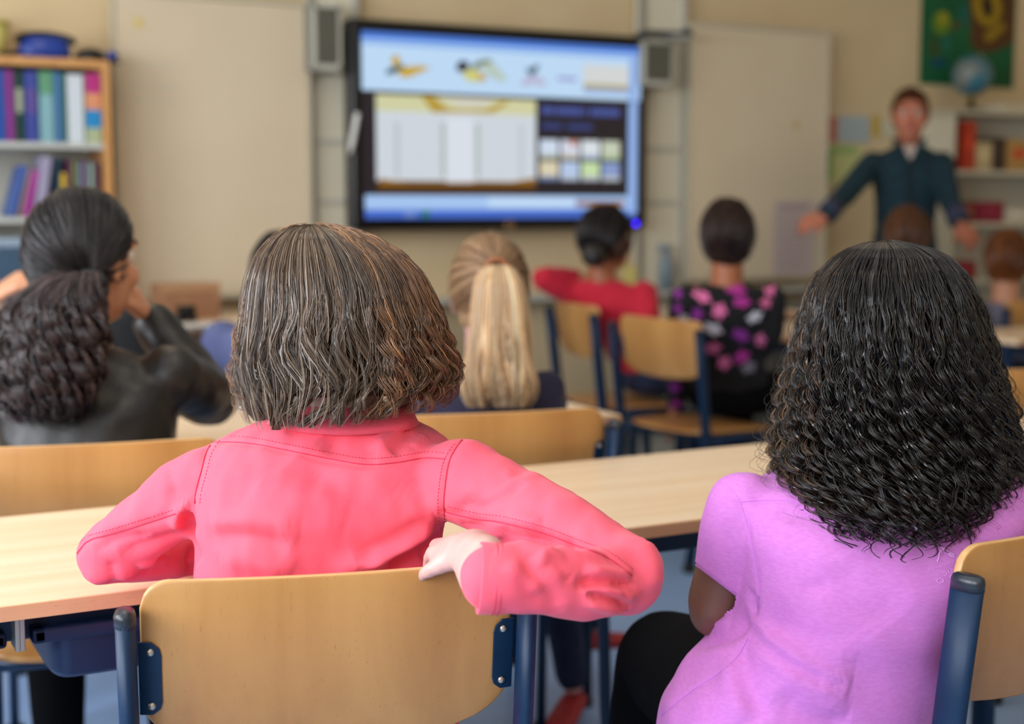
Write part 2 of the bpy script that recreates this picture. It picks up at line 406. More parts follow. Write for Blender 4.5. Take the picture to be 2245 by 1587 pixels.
# ---- display
YD = 5.58
xa, xb, za, zb = wallrect(771, 67, 1411, 492, YD)
za, zb = 1.098, 1.974; xb += .028
W_, H_ = xb - xa, zb - za
dsp = thing('interactive_display', 'large black wall display showing butterfly pictures and a web page', 'display', ((xa + xb) / 2, YD, za))
MB().box((0, .05, H_ / 2), (W_, .09, H_)).build('housing', M['bezel'], dsp, bevel=.02, seg=4)
MB().box((0, .11, H_ / 2), (.5, .06, .4)).build('wall_mount', M['grey'], dsp)
sw, sh = W_ - .096, H_ - .104; sz = .050
def emis(name, col, st=1.08):
    if name not in M:
        m = bpy.data.materials.new(name); m.use_nodes = True; b = m.node_tree.nodes['Principled BSDF']
        b.inputs['Base Color'].default_value = (.01, .01, .012, 1); b.inputs['Roughness'].default_value = .3
        b.inputs['Emission Color'].default_value = lin(col); b.inputs['Emission Strength'].default_value = st; M[name] = m
    return M[name]
panel = MB().box((0, .004, sz + sh / 2), (sw, .003, sh)).build('screen', emis('scr_dark', (30, 22, 30)), dsp)
SL, SR = 784., 1406.     # picture pixels of the lit screen, left and right; rows are measured on the left edge (70-476)
def sx(px): return (px - SL) / (SR - SL) * sw - sw / 2
def sy(px, py):
    f = (px - SL) / (SR - SL); top = 70 + 39 * f; bot = 476.
    return sz + sh * (bot - py) / (bot - top)
def spoly(pts, name, col, lay=1, st=1.08, parent=None):
    n = len(pts); y = .0022 - lay * .0006
    mb = MB(); mb.add([(sx(p[0]), y, sy(*p)) for p in pts], [tuple(range(n))])
    o = mb.build(name, emis('scr_%d_%d_%d' % col, col, st), panel); return o
def srect(x0, y0, x1, y1, name, col, lay=1, st=1.08):   # y given at left edge px, follows the screen's perspective
    def yy(px, r): f = (px - SL) / (SR - SL); top = 70 + 39 * f; return top + (476 - top) * r
    r0 = (y0 - 70) / 406; r1 = (y1 - 70) / 406
    return spoly([(x0, yy(x0, r0)), (x1, yy(x1, r0)), (x1, yy(x1, r1)), (x0, yy(x0, r1))], name, col, lay, st)
srect(784, 70, 1406, 84, 'title_bar', (74, 128, 226), 1)
srect(784, 84, 1406, 98, 'toolbar', (150, 190, 246), 1)
srect(784, 98, 1406, 196, 'page_strip', (196, 226, 255), 1)
srect(1378, 84, 1400, 466, 'scroll_bar', (150, 184, 240), 2)
srect(788, 424, 1396, 456, 'lower_panel', (170, 204, 250), 1)
srect(788, 456, 1396, 476, 'task_bar', (70, 112, 214), 1)
srect(1050, 428, 1250, 452, 'lower_tile', (196, 224, 255), 2)
srect(1252, 436, 1370, 448, 'lower_banner', (150, 92, 40), 2)
srect(868, 455, 892, 474, 'task_icon', (110, 140, 214), 2); srect(905, 458, 922, 474, 'task_icon', (40, 120, 110), 2)
# photograph in the page
srect(812, 204, 1158, 400, 'picture', (214, 222, 230), 1)
srect(812, 204, 1158, 240, 'picture_sky', (216, 216, 170), 2)
spoly([(905, 209), (930, 209), (965, 238), (1005, 240), (1050, 238), (1085, 221), (1100, 222), (1060, 248), (1000, 246), (930, 246)], 'picture_roof', (190, 160, 60), 3)
spoly([(945, 210), (1068, 216), (1040, 236), (985, 234)], 'picture_ridge', (216, 214, 196), 3)
srect(812, 392, 1158, 420, 'picture_ground', (74, 42, 6), 2)
spoly([(818, 388), (880, 398), (1090, 398), (1156, 388), (1156, 404), (818, 404)], 'picture_edge', (150, 104, 20), 3)
for x, c in ((850, (190, 200, 206)), (948, (176, 188, 186)), (1022, (176, 188, 186)), (1120, (196, 204, 212))): srect(x, 262, x + 9, 384, 'picture_post', c, 3)
srect(960, 250, 1018, 396, 'picture_path', (226, 232, 242), 2)
srect(1150, 196, 1384, 204, 'dark_line', (14, 12, 18), 2)  # near-black line across the right part of the page
# text lines and thumbnails
for x0, x1, y in ((1170, 1200, 226), (1204, 1264, 226), (1268, 1276, 226), (1284, 1356, 226)): srect(x0, y - 9, x1, y + 9, 'headline', (84, 104, 190), 2, .7)
for x0, x1, y in ((1172, 1218, 262), (1230, 1290, 262)): srect(x0, y - 7, x1, y + 7, 'subtitle', (66, 84, 160), 2, .6)
cols = [(214, 228, 246), (220, 224, 240), (226, 234, 240), (204, 212, 190), (226, 216, 186), (188, 208, 240), (204, 230, 176), (140, 160, 210)]
for i in range(8):
    x0 = 1167 + (i % 4) * 49; y0 = 294 + (i // 4) * 50
    srect(x0, y0, x0 + 43, y0 + 44, 'thumbnail', cols[i], 2)
    srect(x0, y0 + 34, x0 + 43, y0 + 44, 'thumbnail_base', tuple(int(c * .86) for c in cols[(i + 3) % 8]), 3)
srect(1237, 294, 1254, 306, 'thumbnail_mark', (206, 130, 104), 3)
# butterflies along the top strip
spoly([(843, 136), (847, 124), (856, 121), (863, 130), (863, 143), (854, 148)], 'butterfly_wing', (206, 172, 50), 2)
spoly([(855, 150), (876, 146), (905, 144), (928, 149), (905, 159), (878, 170), (862, 168)], 'butterfly_wing', (208, 172, 52), 2)
spoly([(833, 164), (835, 153), (850, 146), (872, 141), (868, 150), (848, 162)], 'butterfly_body', (58, 78, 74), 3)
spoly([(980, 148), (986, 136), (996, 133), (1008, 138), (1010, 150), (996, 158), (984, 157)], 'butterfly_wing', (48, 52, 64), 2)
spoly([(993, 160), (1012, 150), (1030, 156), (1046, 170), (1042, 178), (1016, 180), (1000, 174)], 'butterfly_wing', (214, 212, 128), 2)
spoly([(1028, 158), (1046, 168), (1044, 178), (1030, 176)], 'butterfly_mark', (206, 160, 70), 3)
spoly([(1028, 140), (1036, 130), (1056, 130), (1066, 142), (1084, 162), (1094, 174), (1084, 180), (1064, 174), (1042, 160)], 'butterfly_wing', (190, 208, 196), 2)
spoly([(1010, 150), (1022, 138), (1034, 132), (1056, 131), (1060, 138), (1038, 142), (1024, 154)], 'butterfly_body', (122, 134, 110), 3)
spoly([(1134, 148), (1146, 152), (1152, 146), (1166, 140), (1160, 158), (1148, 168), (1138, 160)], 'butterfly_body', (78, 100, 116), 3)
spoly([(1122, 184), (1132, 172), (1146, 168), (1164, 168), (1184, 184), (1172, 190), (1150, 182), (1134, 190)], 'butterfly_wing', (192, 188, 216), 2)
srect(1208, 147, 1252, 156, 'caption_text', (160, 160, 214), 2)
srect(1268, 115, 1378, 168, 'preview', (218, 222, 222), 2); srect(1268, 160, 1378, 172, 'preview_base', (186, 176, 130), 3); srect(1268, 172, 1378, 180, 'preview_bar', (140, 164, 226), 2)
p = PY(1118, 485, YD) - V(*dsp.location)
rg = MB(); rings = [[V(p[0] + math.cos(a) * (.017 + .004 * math.cos(b)), -.001 + .004 * math.sin(b), .022 + math.sin(a) * (.017 + .004 * math.cos(b))) for b in np.linspace(0, 2 * math.pi, 8, endpoint=False)] for a in np.linspace(0, 2 * math.pi, 25)]
rg.loft(rings, caps=False); rg.build('power_ring', flat('ring_bronze', (200, 160, 110), .25, metal=.9), dsp, smooth=True)
p = PY(1394, 488, YD) - V(*dsp.location)
MB().ball((p[0], -.001, .022), (.011, .005, .011)).build('status_light', emis('led_blue', (60, 30, 255), 6), dsp, smooth=True)
t = thing('stylus', 'white stylus pen leaning at the left bezel of the display', 'pen', PY(776, 290, YD - .03))
MB().tube([V(-.018, 0, -.085), V(-.012, 0, -.055), V(.016, 0, .075), V(.017, 0, .08)], [.004, .011, .011, .006], 12).build('barrel', M['white'], t, smooth=True)
MB().tube([V(-.020, 0, -.094), V(-.018, 0, -.084)], [.002, .004], 8).build('tip', M['grey'], t, smooth=True)

# ---- ledge under the boards and things on it
struct(MB().box2((2.06, 5.60, .775), (5.1, 5.75, .80)).build('trim_1', M['lightgrey'], bevel=.004))
t = thing('radiator', 'low grey radiator against the wall under the right whiteboard', 'radiator', (4.3, 5.66, .12))
for k in range(14): MB().box((-.65 + k * .1, 0, .30), (.08, .08, .58)).build('fin', M['grey'], t, bevel=.01)
MB().box((0, .02, .03), (1.4, .04, .05)).build('pipe', M['grey'], t); MB().box((0, .02, .57), (1.4, .04, .05)).build('pipe', M['grey'], t)
t = thing('spray_bottle', 'pale blue spray bottle standing on the ledge right of the display', 'bottle', (PY(1461, 600, 5.67)[0], 5.67, .80))
MB().ell([(V(0, 0, 0), V(.034, 0, 0), V(0, .03, 0)), (V(0, 0, .12), V(.034, 0, 0), V(0, .03, 0)), (V(0, 0, .17), V(.016, 0, 0), V(0, .016, 0)), (V(0, 0, .19), V(.014, 0, 0), V(0, .014, 0))], 16).build('body', flat('bottle_blue', (128, 146, 160), .35), t, smooth=True)
MB().box((-.012, 0, .205), (.07, .022, .03)).build('trigger_head', flat('bottle_head', (150, 164, 176), .4), t, bevel=.005)
t = thing('notepad', 'small yellow notepad leaning on the wall ledge below the display', 'notepad', (PY(1384, 590, 5.70)[0], 5.70, .80))
MB().box((0, 0, .06), (.09, .012, .12)).build('pages', flat('note_yellow', (224, 208, 128), .7), t, bevel=.002)

# ---- sheet on the right board
t = thing('text_sheet', 'large printed paper sheet fixed on the right whiteboard', 'paper', PY(1739, 602, 5.636))
w = .255; h = PY(1739, 440, 5.636)[2] - PY(1739, 602, 5.636)[2]
MB().box((0, 0, h / 2), (w, .002, h)).build('sheet', flat('sheet_mauve', (206, 190, 184), .7), t)
for k in range(13):
    y = h - .06 - k * .023; L = w * random.uniform(.62, .8)
    MB().box((-.02 + random.uniform(-.01, .01), -.0016, y), (L, .001, .008)).build('text_line', flat('text_mauve', (186, 160, 162), .8), t)
MB().box((-.01, -.0016, h - .03), (w * .72, .001, .013)).build('heading', flat('text_dark', (150, 128, 130), .8), t)

# ---- posters at the right
def sheet(x0, y0, x1, y1, col, name, lab):
    xa, xb, za, zb = wallrect(x0, y0, x1, y1, 5.742); o = MB().box(((xa + xb) / 2, 5.745, (za + zb) / 2), (xb - xa, .006, zb - za)).build(name, flat('poster_%d_%d_%d' % col, col, .7))
    return tag(o, lab, 'poster')
sheet(1812, 256, 1836, 312, (206, 124, 110), 'wall_card', 'small pink card at the left of the wall posters')
o = sheet(1836, 254, 1906, 312, (176, 190, 194), 'wall_poster', 'pale blue poster on the wall left of the teacher')
sheet(1912, 254, 1930, 300, (208, 176, 84), 'wall_card', 'narrow yellow card on the wall left of the teacher')
sheet(1934, 256, 1960, 300, (214, 208, 180), 'wall_card', 'cream card on the wall beside the teacher\'s head')
xa, xb, za, zb = wallrect(1816, 318, 1890, 402, 5.742)
gp = thing('wall_poster', 'pale green and yellow poster below the blue one', 'poster', ((xa + xb) / 2, 5.745, za))
MB().box((0, 0, (zb - za) / 2), (xb - xa, .006, zb - za)).build('sheet', flat('poster_lime', (206, 208, 142), .7), gp)
MB().box((-.115, -.004, .09), (.05, .002, .13)).build('green_print', flat('print_green', (122, 178, 72), .7), gp)
MB().box((-.02, -.004, zb - za - .025), (xb - xa - .05, .002, .04)).build('green_print', flat('print_sage', (158, 190, 120), .7), gp)
# children's painting on green card
xa, xb, za, zb = wallrect(2020, -60, 2226, 189, 5.742); pz = za
pg = thing('painted_poster', 'dark green hanging poster with a brown and yellow painted shape', 'poster', ((xa + xb) / 2, 5.745, za))
MB().box((0, 0, (zb - za) / 2), (xb - xa, .006, zb - za)).build('card', flat('poster_green', (10, 104, 58), .75, noise=((6, 86, 50), 5, .3, .7)), pg)
def ppoly(pts, name, col, lay):
    q = [PY(px, py, 5.742) - V(*pg.location) for px, py in pts]
    MB().add([(a[0], -.0035 - lay * .0006, a[2]) for a in q], [tuple(range(len(q)))]).build(name, flat('paint_%d_%d_%d' % col, col, .8), pg)
def oval(cx, cy, rx, ry, n=22, rot=0):
    return [(cx + rx * math.cos(a) * math.cos(rot) - ry * math.sin(a) * math.sin(rot), cy + rx * math.cos(a) * math.sin(rot) + ry * math.sin(a) * math.cos(rot)) for a in np.linspace(0, 2 * math.pi, n, endpoint=False)]
ppoly([(2118, -40), (2126, 20), (2128, 60), (2126, 90), (2136, 108), (2160, 116), (2196, 108), (2222, 92), (2225, 40), (2225, -40)], 'brown_shape', (92, 58, 22), 1)
ppoly(oval(2164, 14, 31, 44, rot=-.15), 'yellow_ring', (170, 138, 20), 2); ppoly(oval(2164, 14, 12, 26, rot=-.15), 'ring_centre', (40, 26, 12), 3)
ppoly([(2158, 74), (2196, 48), (2206, 60), (2172, 92), (2160, 90)], 'yellow_bar', (160, 128, 18), 2)
ppoly(oval(2064, 50, 20, 26), 'lime_splash', (110, 140, 30), 1); ppoly(oval(2068, 40, 9, 13), 'yellow_splash', (170, 160, 30), 2)
ppoly(oval(2096, 56, 9, 11), 'brown_dot', (90, 76, 36), 1); ppoly(oval(2048, 104, 11, 24), 'olive_splash', (62, 84, 40), 1)
ppoly(oval(2112, 34, 11, 28), 'teal_splash', (20, 100, 86), 1); ppoly(oval(2058, 138, 18, 12), 'blue_splash', (10, 78, 98), 1); ppoly(oval(2074, 96, 10, 18), 'teal_splash', (30, 108, 92), 1)

# ================================================================== left bookcase
bx0, bx1, by, bz = .33, 1.196, 5.42, 1.735
bc = thing('bookcase', 'wooden bookcase full of folders and books left of the whiteboard', 'bookcase', ((bx0 + bx1) / 2, 5.57, 0))
c0 = V((bx0 + bx1) / 2, 5.57, 0)
MB().box2((bx0, by, 0), (bx0 + .028, 5.735, bz)).build('side_panel', M['case'], bc, c0, bevel=.002)
MB().box2((bx1 - .028, by, 0), (bx1, 5.735, bz)).build('side_panel', M['case'], bc, c0, bevel=.002)
MB().box2((bx0 + .028, by, bz - .03), (bx1 - .028, 5.735, bz)).build('top_panel', M['case'], bc, c0, bevel=.002)
MB().box2((bx0 + .028, 5.72, .05), (bx1 - .028, 5.735, bz - .03)).build('back_panel', M['lightgrey'], bc, c0)
S1 = PY(110, 312, by)[2]; S2 = PY(40, 476, by)[2]
SH = [S1, S2, S2 - .32, S2 - .64]
for z in SH: MB().box2((bx0 + .028, by + .005, z - .022), (bx1 - .028, 5.72, z)).build('shelf', flat('shelf_grey', (200, 202, 196), .5), bc, c0, bevel=.002)
def book(x, y0, z0, w, d, h, col, lab, lean=0, label_col=None, kind='binder', bands=None, grp=None):
    t = thing(kind, lab, 'book' if kind != 'binder' else 'binder', (x, y0, z0 + .0008 + w * math.sin(max(0, lean))), 0, grp)
    t.rotation_euler = (0, lean, 0)
    nm = 'cover_%d_%d_%d' % col; cm = flat(nm, col, .45)
    MB().box((w / 2, d / 2, h / 2), (w, d, h)).build('cover', cm, t, bevel=.002)
    MB().box((w / 2, d / 2 + .006, h / 2 + .0005), (w * .8, d - .01, h - .003)).build('pages', M['white'], t)
    if label_col: MB().box((w / 2, -.0008, h * .58), (w * .7, .0016, h * .34)).build('spine_label', flat('lab_%d_%d_%d' % label_col, label_col, .6), t)
    for (a, b, c) in (bands or []): MB().box((w / 2, -.0008, h * (a + b) / 2), (w * .98, .0016, h * (b - a))).build('spine_band', flat('lab_%d_%d_%d' % c, c, .6), t)
    return t
row = [(-22, 11, (26, 84, 170), None, 'blue binder at the left edge of the upper shelf', None),
       (12, 32, (134, 52, 138), None, 'purple binder on the upper shelf next to a blue one', None),
       (33, 53, (8, 62, 52), (168, 176, 150), 'dark green binder with a pale spine label', None),
       (55, 84, (60, 74, 156), (96, 78, 150), 'indigo binder on the upper shelf beside the green label binder', None),
       (87, 118, (134, 182, 190), None, 'pale teal binder with a green top on the upper shelf', [(.68, 1, (98, 158, 120))]),
       (119, 138, (70, 120, 166), None, 'slim steel blue binder on the upper shelf', None),
       (139, 147, (32, 100, 66), None, 'thin green book squeezed beside the white binder', None),
       (148, 184, (214, 224, 232), None, 'wide white binder on the upper shelf', None),
       (187, 222, (176, 190, 150), None, 'binder with pink orange and blue spine bands', [(.72, 1, (186, 44, 128)), (.48, .72, (226, 150, 110)), (.22, .48, (24, 140, 204))])]
for a, b, col, lc, lab, bands in row:
    xa = PY(a, 230, by + .02)[0]; xb = PY(b, 230, by + .02)[0]
    book(xa, by + .02, S1, xb - xa - .002, .24, .255 if col != (214, 224, 232) else .25, col, lab, 0, lc, 'binder', bands, 'binders on the upper shelf')
row2 = [(22, 12, (66, 100, 176), .28, .19, 'blue leaning book on the lower shelf'), (40, 10, (150, 124, 130), .25, .18, 'dusty mauve leaning book on the lower shelf'),
        (54, 14, (176, 60, 156), .23, .17, 'magenta leaning book on the lower shelf'), (76, 24, (164, 158, 186), .16, .22, 'thick lilac grey book leaning on the lower shelf'),
        (122, 10, (30, 62, 86), .05, .215, 'dark petrol book upright on the lower shelf'), (136, 10, (226, 190, 50), .04, .16, 'yellow book on the lower shelf behind the curly ponytail'),
        (150, 9, (96, 40, 80), .03, .21, 'plum book on the lower shelf'), (162, 9, (120, 130, 70), .02, .205, 'olive book on the lower shelf'), (175, 9, (110, 130, 150), .02, .2, 'grey blue book on the lower shelf'),
        (187, 9, (112, 56, 106), 0, .205, 'dark violet book on the lower shelf'), (199, 10, (140, 174, 160), 0, .2, 'mint green book on the lower shelf'), (213, 8, (120, 80, 100), 0, .205, 'maroon book at the right end of the lower shelf')]
for a, wpx, col, ln, h, lab in row2:
    xa = PY(a - 2, 470, by + .03)[0]; xb = PY(a - 2 + wpx, 470, by + .03)[0]
    book(xa, by + .03, S2, xb - xa, .2, h, col, lab, ln, None, 'book', None, 'books on the lower shelf')
t = thing('storage_box', 'grey blue plastic storage box with pale lid on the bookcase', 'box', (.80, 5.565, SH[2] + .001))
MB().ell([(V(0, 0, 0), V(.15, 0, 0), V(0, .11, 0)), (V(0, 0, .21), V(.17, 0, 0), V(0, .125, 0))], 24, 6).build('body', flat('box_blue', (74, 98, 120), .35), t, smooth=False)
MB().ell([(V(0, 0, .21), V(.178, 0, 0), V(0, .132, 0)), (V(0, 0, .245), V(.178, 0, 0), V(0, .132, 0))], 24, 6).build('lid', flat('box_lid', (160, 178, 196), .25), t, bevel=.004)
t = thing('protective_goggles', 'blue and black goggles lying on top of the bookcase', 'goggles', (PY(100, 118, 5.5)[0], 5.52, bz))
MB().ell([(V(0, 0, .0), V(.085, 0, 0), V(0, .05, 0)), (V(0, 0, .03), V(.095, 0, 0), V(0, .055, 0)), (V(0, 0, .075), V(.085, 0, 0), V(0, .045, 0)), (V(0, 0, .085), V(.06, 0, 0), V(0, .03, 0))], 24, 2.6).build('shell', flat('goggle_blue', (28, 60, 150), .3), t, smooth=True)
q = [V(-.088 - .02 * math.sin(a), -.02 + .02 * math.cos(a) * 0, .04) + V(0, .03 * math.sin(a), 0) for a in np.linspace(0, 3.1, 3)]
MB().tube([V(.10 * math.cos(a), .02 * math.sin(a) - .035, .062 + .028 * math.sin(a)) for a in np.linspace(0, math.pi, 14)], .014, 8).build('rim', M['black'], t, smooth=True)
MB().tube([V(-.09, 0, .03), V(-.13, -.03, .012), V(-.17, -.05, .010)], .010, 8).build('strap', M['black'], t, smooth=True)
t = thing('dark_cap', 'small black cap beside the goggles on the bookcase', 'cap', (PY(204, 118, 5.5)[0], 5.55, bz))
MB().ell([(V(0, 0, .0005), V(.062, 0, 0), V(0, .06, 0)), (V(0, 0, .025), V(.060, 0, 0), V(0, .058, 0)), (V(0, 0, .045), V(.046, 0, 0), V(0, .044, 0)), (V(0, 0, .055), V(.022, 0, 0), V(0, .02, 0))], 22, 2).build('crown', M['black'], t, smooth=True)
MB().ell([(V(.05, -.02, .002), V(.06, 0, 0), V(0, .05, 0)), (V(.05, -.02, .008), V(.058, 0, 0), V(0, .048, 0))], 20).build('brim', M['black'], t, smooth=True)
MB().ball((.075, -.035, .028), (.022, .02, .018), 12, 8).build('blue_badge', flat('goggle_blue', (28, 60, 150)), t, smooth=True)
t = thing('yellow_basket', 'yellow basket on the bookcase at the left edge of the photo', 'basket', (PY(-30, 105, 5.6)[0], 5.63, bz))
MB().ell([(V(0, 0, 0), V(.065, 0, 0), V(0, .06, 0)), (V(0, 0, .13), V(.085, 0, 0), V(0, .075, 0))], 24, 3).build('body', flat('basket_yellow', (206, 196, 110), .5), t, smooth=True)
MB().ell([(V(0, 0, .13), V(.09, 0, 0), V(0, .08, 0)), (V(0, 0, .142), V(.09, 0, 0), V(0, .08, 0))], 24, 3).build('rim', flat('basket_rim', (196, 178, 84), .5), t, smooth=True)

# ================================================================== right white shelf with globe
rx0, rx1, ry, rz = 5.50, 6.45, 5.50, 1.675
c0 = V((rx0 + rx1) / 2, 5.62, 0)
rs = thing('white_shelf_unit', 'white open shelf unit with folders at the right behind the teacher', 'shelf', c0)
for xa in (rx0, rx1 - .03): MB().box2((xa, ry, 0), (xa + .03, 5.735, rz)).build('side_panel', M['plaster'], rs, c0, bevel=.002)
MB().box2((rx0 - .03, ry - .02, rz), (rx1 + .03, 5.735, rz + .025)).build('top_panel', flat('shelf_top', (206, 196, 172), .5), rs, c0, bevel=.002)
MB().box2((rx0 + .03, 5.715, .05), (rx1 - .03, 5.735, rz)).build('back_panel', M['lightgrey'], rs, c0)
Z1 = PY(2180, 374, ry)[2]; Z2 = PY(2180, 488, ry)[2]
for z in (Z1, Z2, Z2 - .3, Z2 - .6): MB().box2((rx0 + .03, ry + .005, z - .022), (rx1 - .03, 5.715, z)).build('shelf', M['plaster'], rs, c0, bevel=.002)
def onshelf(a, b, y0, z0, col, lab, kind, cat, d=.16):
    xa = PY(a, 330, ry + .02)[0]; xb = PY(b, 330, ry + .02)[0]; h = PY((a + b) / 2, y0, ry + .02)[2] - z0
    t = thing(kind, lab, cat, (xa, ry + .02, z0 + .0008)); w = xb - xa
    MB().box((w / 2, d / 2, h / 2), (w, d, h)).build('body', flat('box_%d_%d_%d' % col, col, .55), t, bevel=.003)
    MB().box((w / 2, -.001, h * .55), (w * .5, .002, h * .25)).build('label_strip', flat('strip_%d' % col[0], tuple(min(255, int(c * 1.15) + 6) for c in col), .6), t)
onshelf(2112, 2139, 266, Z1, (196, 58, 28), 'orange red binder on the white shelf unit', 'binder', 'binder')
onshelf(2141, 2176, 312, Z1, (206, 186, 140), 'cream archive box on the white shelf unit', 'archive_box', 'box')
onshelf(2178, 2206, 302, Z1, (66, 46, 38), 'dark brown box between the cream boxes', 'archive_box', 'box')
onshelf(2208, 2262, 306, Z1, (196, 150, 84), 'tan archive box at the right edge of the shelf unit', 'archive_box', 'box')
onshelf(2146, 2206, 442, Z2, (150, 30, 60), 'crimson flat box stacked on the middle shelf', 'flat_box', 'box')
onshelf(2208, 2260, 456, Z2, (222, 214, 196), 'white flat box on the middle shelf beside the crimson one', 'flat_box', 'box')
onshelf(2112, 2140, 448, Z2, (160, 84, 62), 'rust red small box on the middle shelf', 'flat_box', 'box')
onshelf(2090, 2150, 572, Z2 - .3, (150, 20, 36), 'dark red box on the lowest visible shelf', 'flat_box', 'box')
gx = PY(2131, 165, 5.61); gr = 45 * 7.33 / F
gt = thing('desk_globe', 'blue desk globe on a stand on top of the white shelf unit', 'globe', (gx[0], 5.61, rz + .025))
gz = gx[2] - rz - .025
MB().ball((0, 0, gz), gr, 32, 20).build('sphere', flat('globe_map', (66, 122, 140), .3, noise=((128, 134, 128), 9, .48, .56)), gt, smooth=True)
ax = nrm(V(.4, 0, .92))
MB().tube([V(0, 0, gz) + (gr + .012) * (ax * math.cos(a) + V(.92, 0, -.4) * math.sin(a)) for a in np.linspace(.02, math.pi - .02, 24)], .006, 8).build('meridian_arc', flat('globe_brass', (206, 186, 116), .35, metal=.4), gt, smooth=True)
MB().tube([V(0, 0, .0), V(0, 0, .012), V(0, 0, .02), V(-.0, 0, max(.03, gz - gr - .008))], [.075, .072, .02, .012], 24).build('stand', flat('globe_stand', (52, 44, 30), .4), gt, smooth=True)
t = thing('paper_stack', 'low white paper stack beside the globe', 'paper', (PY(2205, 240, 5.6)[0], 5.6, rz + .025))
for k in range(3): MB().box((random.uniform(-.01, .01), 0, .006 + k * .012), (.24, .17, .011)).build('ream', flat('paper_cream', (228, 218, 190), .7), t, bevel=.001)

# ================================================================== tables
def table(x0, x1, y0, y1, h, lab, trays=(), grp='pupil tables', inl=.03):
    t = thing('pupil_table', lab, 'table', ((x0 + x1) / 2, (y0 + y1) / 2, 0), 0, grp)
    o = V((x0 + x1) / 2, (y0 + y1) / 2, 0); th = .021
    MB().box2((x0, y0 + .002, h - th), (x1, y1 - .002, h)).build('table_top', M['beech'], t, o, bevel=.002)
    for ya, yb in ((y0 - .0005, y0 + .002), (y1 - .002, y1 + .0005)): MB().box2((x0, ya, h - th + .0005), (x1, yb, h - .0015)).build('edge_band', M['beechedge'], t, o, bevel=.0008)
    for ya in (y0 + .10, y1 - .08): MB().box2((x0 + .06, ya - .016, h - th - .05), (x1 - .06, ya + .016, h - th - .001)).build('frame_rail', M['navy'], t, o, bevel=.004)
    for xa in (x0 + inl, x1 - .055):
        MB().box2((xa, y0 + .08, h - th - .05), (xa + .035, y1 - .06, h - th - .001)).build('frame_rail', M['navy'], t, o, bevel=.004)
        for ya in (y0 + .10, y1 - .08):
            lg = MB().tube([V(xa + .0175, ya, h - th - .03), V(xa + .0175, ya, .015)], .02, 14, oval=(.018, .024), ref=(0, 1, 0)).build('leg', M['navy'], t, o, True)
            MB().tube([V(xa + .0175, ya, .018), V(xa + .0175, ya, .0)], .022, 12).build('foot_cap', M['black'], lg, o, True)
    for (a, b) in trays:
        tr = MB(); z1 = h - th - .030
        tr.box2((a, y0 + .055, z1 - .020), (b, y0 + .075, z1)); tr.box2((a, y0 + .055, z1 - .020), (a + .02, y1 - .12, z1)); tr.box2((b - .02, y0 + .055, z1 - .020), (b, y1 - .12, z1))
        tr.box2((a, y1 - .14, z1 - .020), (b, y1 - .12, z1))
        to = tr.build('tray_rim', M['navyp'], t, o, bevel=.005)
        bd = MB()
        for s in (0, 1):
            xa = a + .025 + s * (b - a - .05) / 2; xb = a + .025 + (s + 1) * (b - a - .05) / 2 - .006 * (1 - s)
            cx = (xa + xb) / 2; hw = (xb - xa) / 2; cy = (y0 + y1) / 2 - .03; hd = (y1 - y0) / 2 - .10
            bd.ell([(V(cx, cy, z1 - .02), V(hw, 0, 0), V(0, hd, 0)), (V(cx, cy, z1 - .072), V(hw * .96, 0, 0), V(0, hd * .96, 0)), (V(cx, cy, z1 - .079), V(hw * .9, 0, 0), V(0, hd * .9, 0))], 32, 7)
        bd.build('tray_bowl', M['navyp'], to, o, smooth=False, bevel=.003)
        for xa in (a - .012, b + .012): MB().box2((xa - .003, y0 + .05, z1 - .024), (xa + .003, y0 + .09, h - th)).build('tray_bracket', M['alu'], to, o, bevel=.001)
        MB().box2((a - .01, y0 + .05, h - th - .012), (a + .025, y0 + .056, h - th - .006)).build('bracket_pin', M['alu'], to, o)
    return t
T1 = table(.02, 1.93, 1.769, 2.292, .72, 'long beech table in front of the pink jacket and lilac shirt pupils', trays=((.285, .62), (-.12 + .15, .255)))
T1b = table(1.95, 3.3, 1.769, 2.292, .72, 'beech table hidden behind the black curly hair')
T2 = table(.20, 1.755, 2.76, 3.30, .72, 'beech table behind the blonde ponytail and the leather jacket')
T3 = table(3.17, 3.86, 4.18, 4.72, .72, 'beech table beyond the black flowered pullover', inl=.38)
T4 = table(3.40, 4.1, 4.86, 5.40, .74, 'beech table nearest the display wall')
T5 = table(4.02, 5.3, 3.66, 4.06, .72, 'beech table at the right edge in front of the grey shirt boy')

# ---- teacher's desk at the left
dk = thing('side_desk', 'light wooden desk below the left whiteboard', 'desk', (1.75, 5.2, 0)); o = V(1.75, 5.2, 0)
MB().box2((1.22, 4.98, .755), (2.2, 5.5, .782)).build('desk_top', M['beech'], dk, o, bevel=.003)
for xa in (1.26, 2.14): MB().box2((xa, 5.02, 0), (xa + .025, 5.46, .755)).build('side_panel', M['case'], dk, o, bevel=.002)
MB().box2((1.285, 5.42, .3), (2.14, 5.44, .755)).build('modesty_panel', M['case'], dk, o)
pb = PY(410, 684, 5.28); t = thing('cardboard_box', 'open brown cardboard box on the side desk', 'box', (pb[0], 5.30, .782))
MB().box((0, 0, .065), (.225, .15, .13)).build('box_body', flat('cardboard', (168, 122, 88), .8, noise=((150, 106, 76), 12, .4, .7)), t, bevel=.002)
MB().box((0, -.078, .118), (.225, .006, .034)).build('box_flap', flat('cardboard_flap', (182, 138, 100), .8), t)
t = thing('tape_dispenser', 'black tape dispenser on the side desk in front of the box', 'dispenser', (PY(408, 700, 5.12)[0], 5.12, .782))
MB().box((0, 0, .012), (.075, .05, .024)).build('base', M['black'], t, bevel=.006)
for s in (-1, 1): MB().box((s * .025, 0, .035), (.014, .04, .05)).build('arm', M['black'], t, bevel=.004)
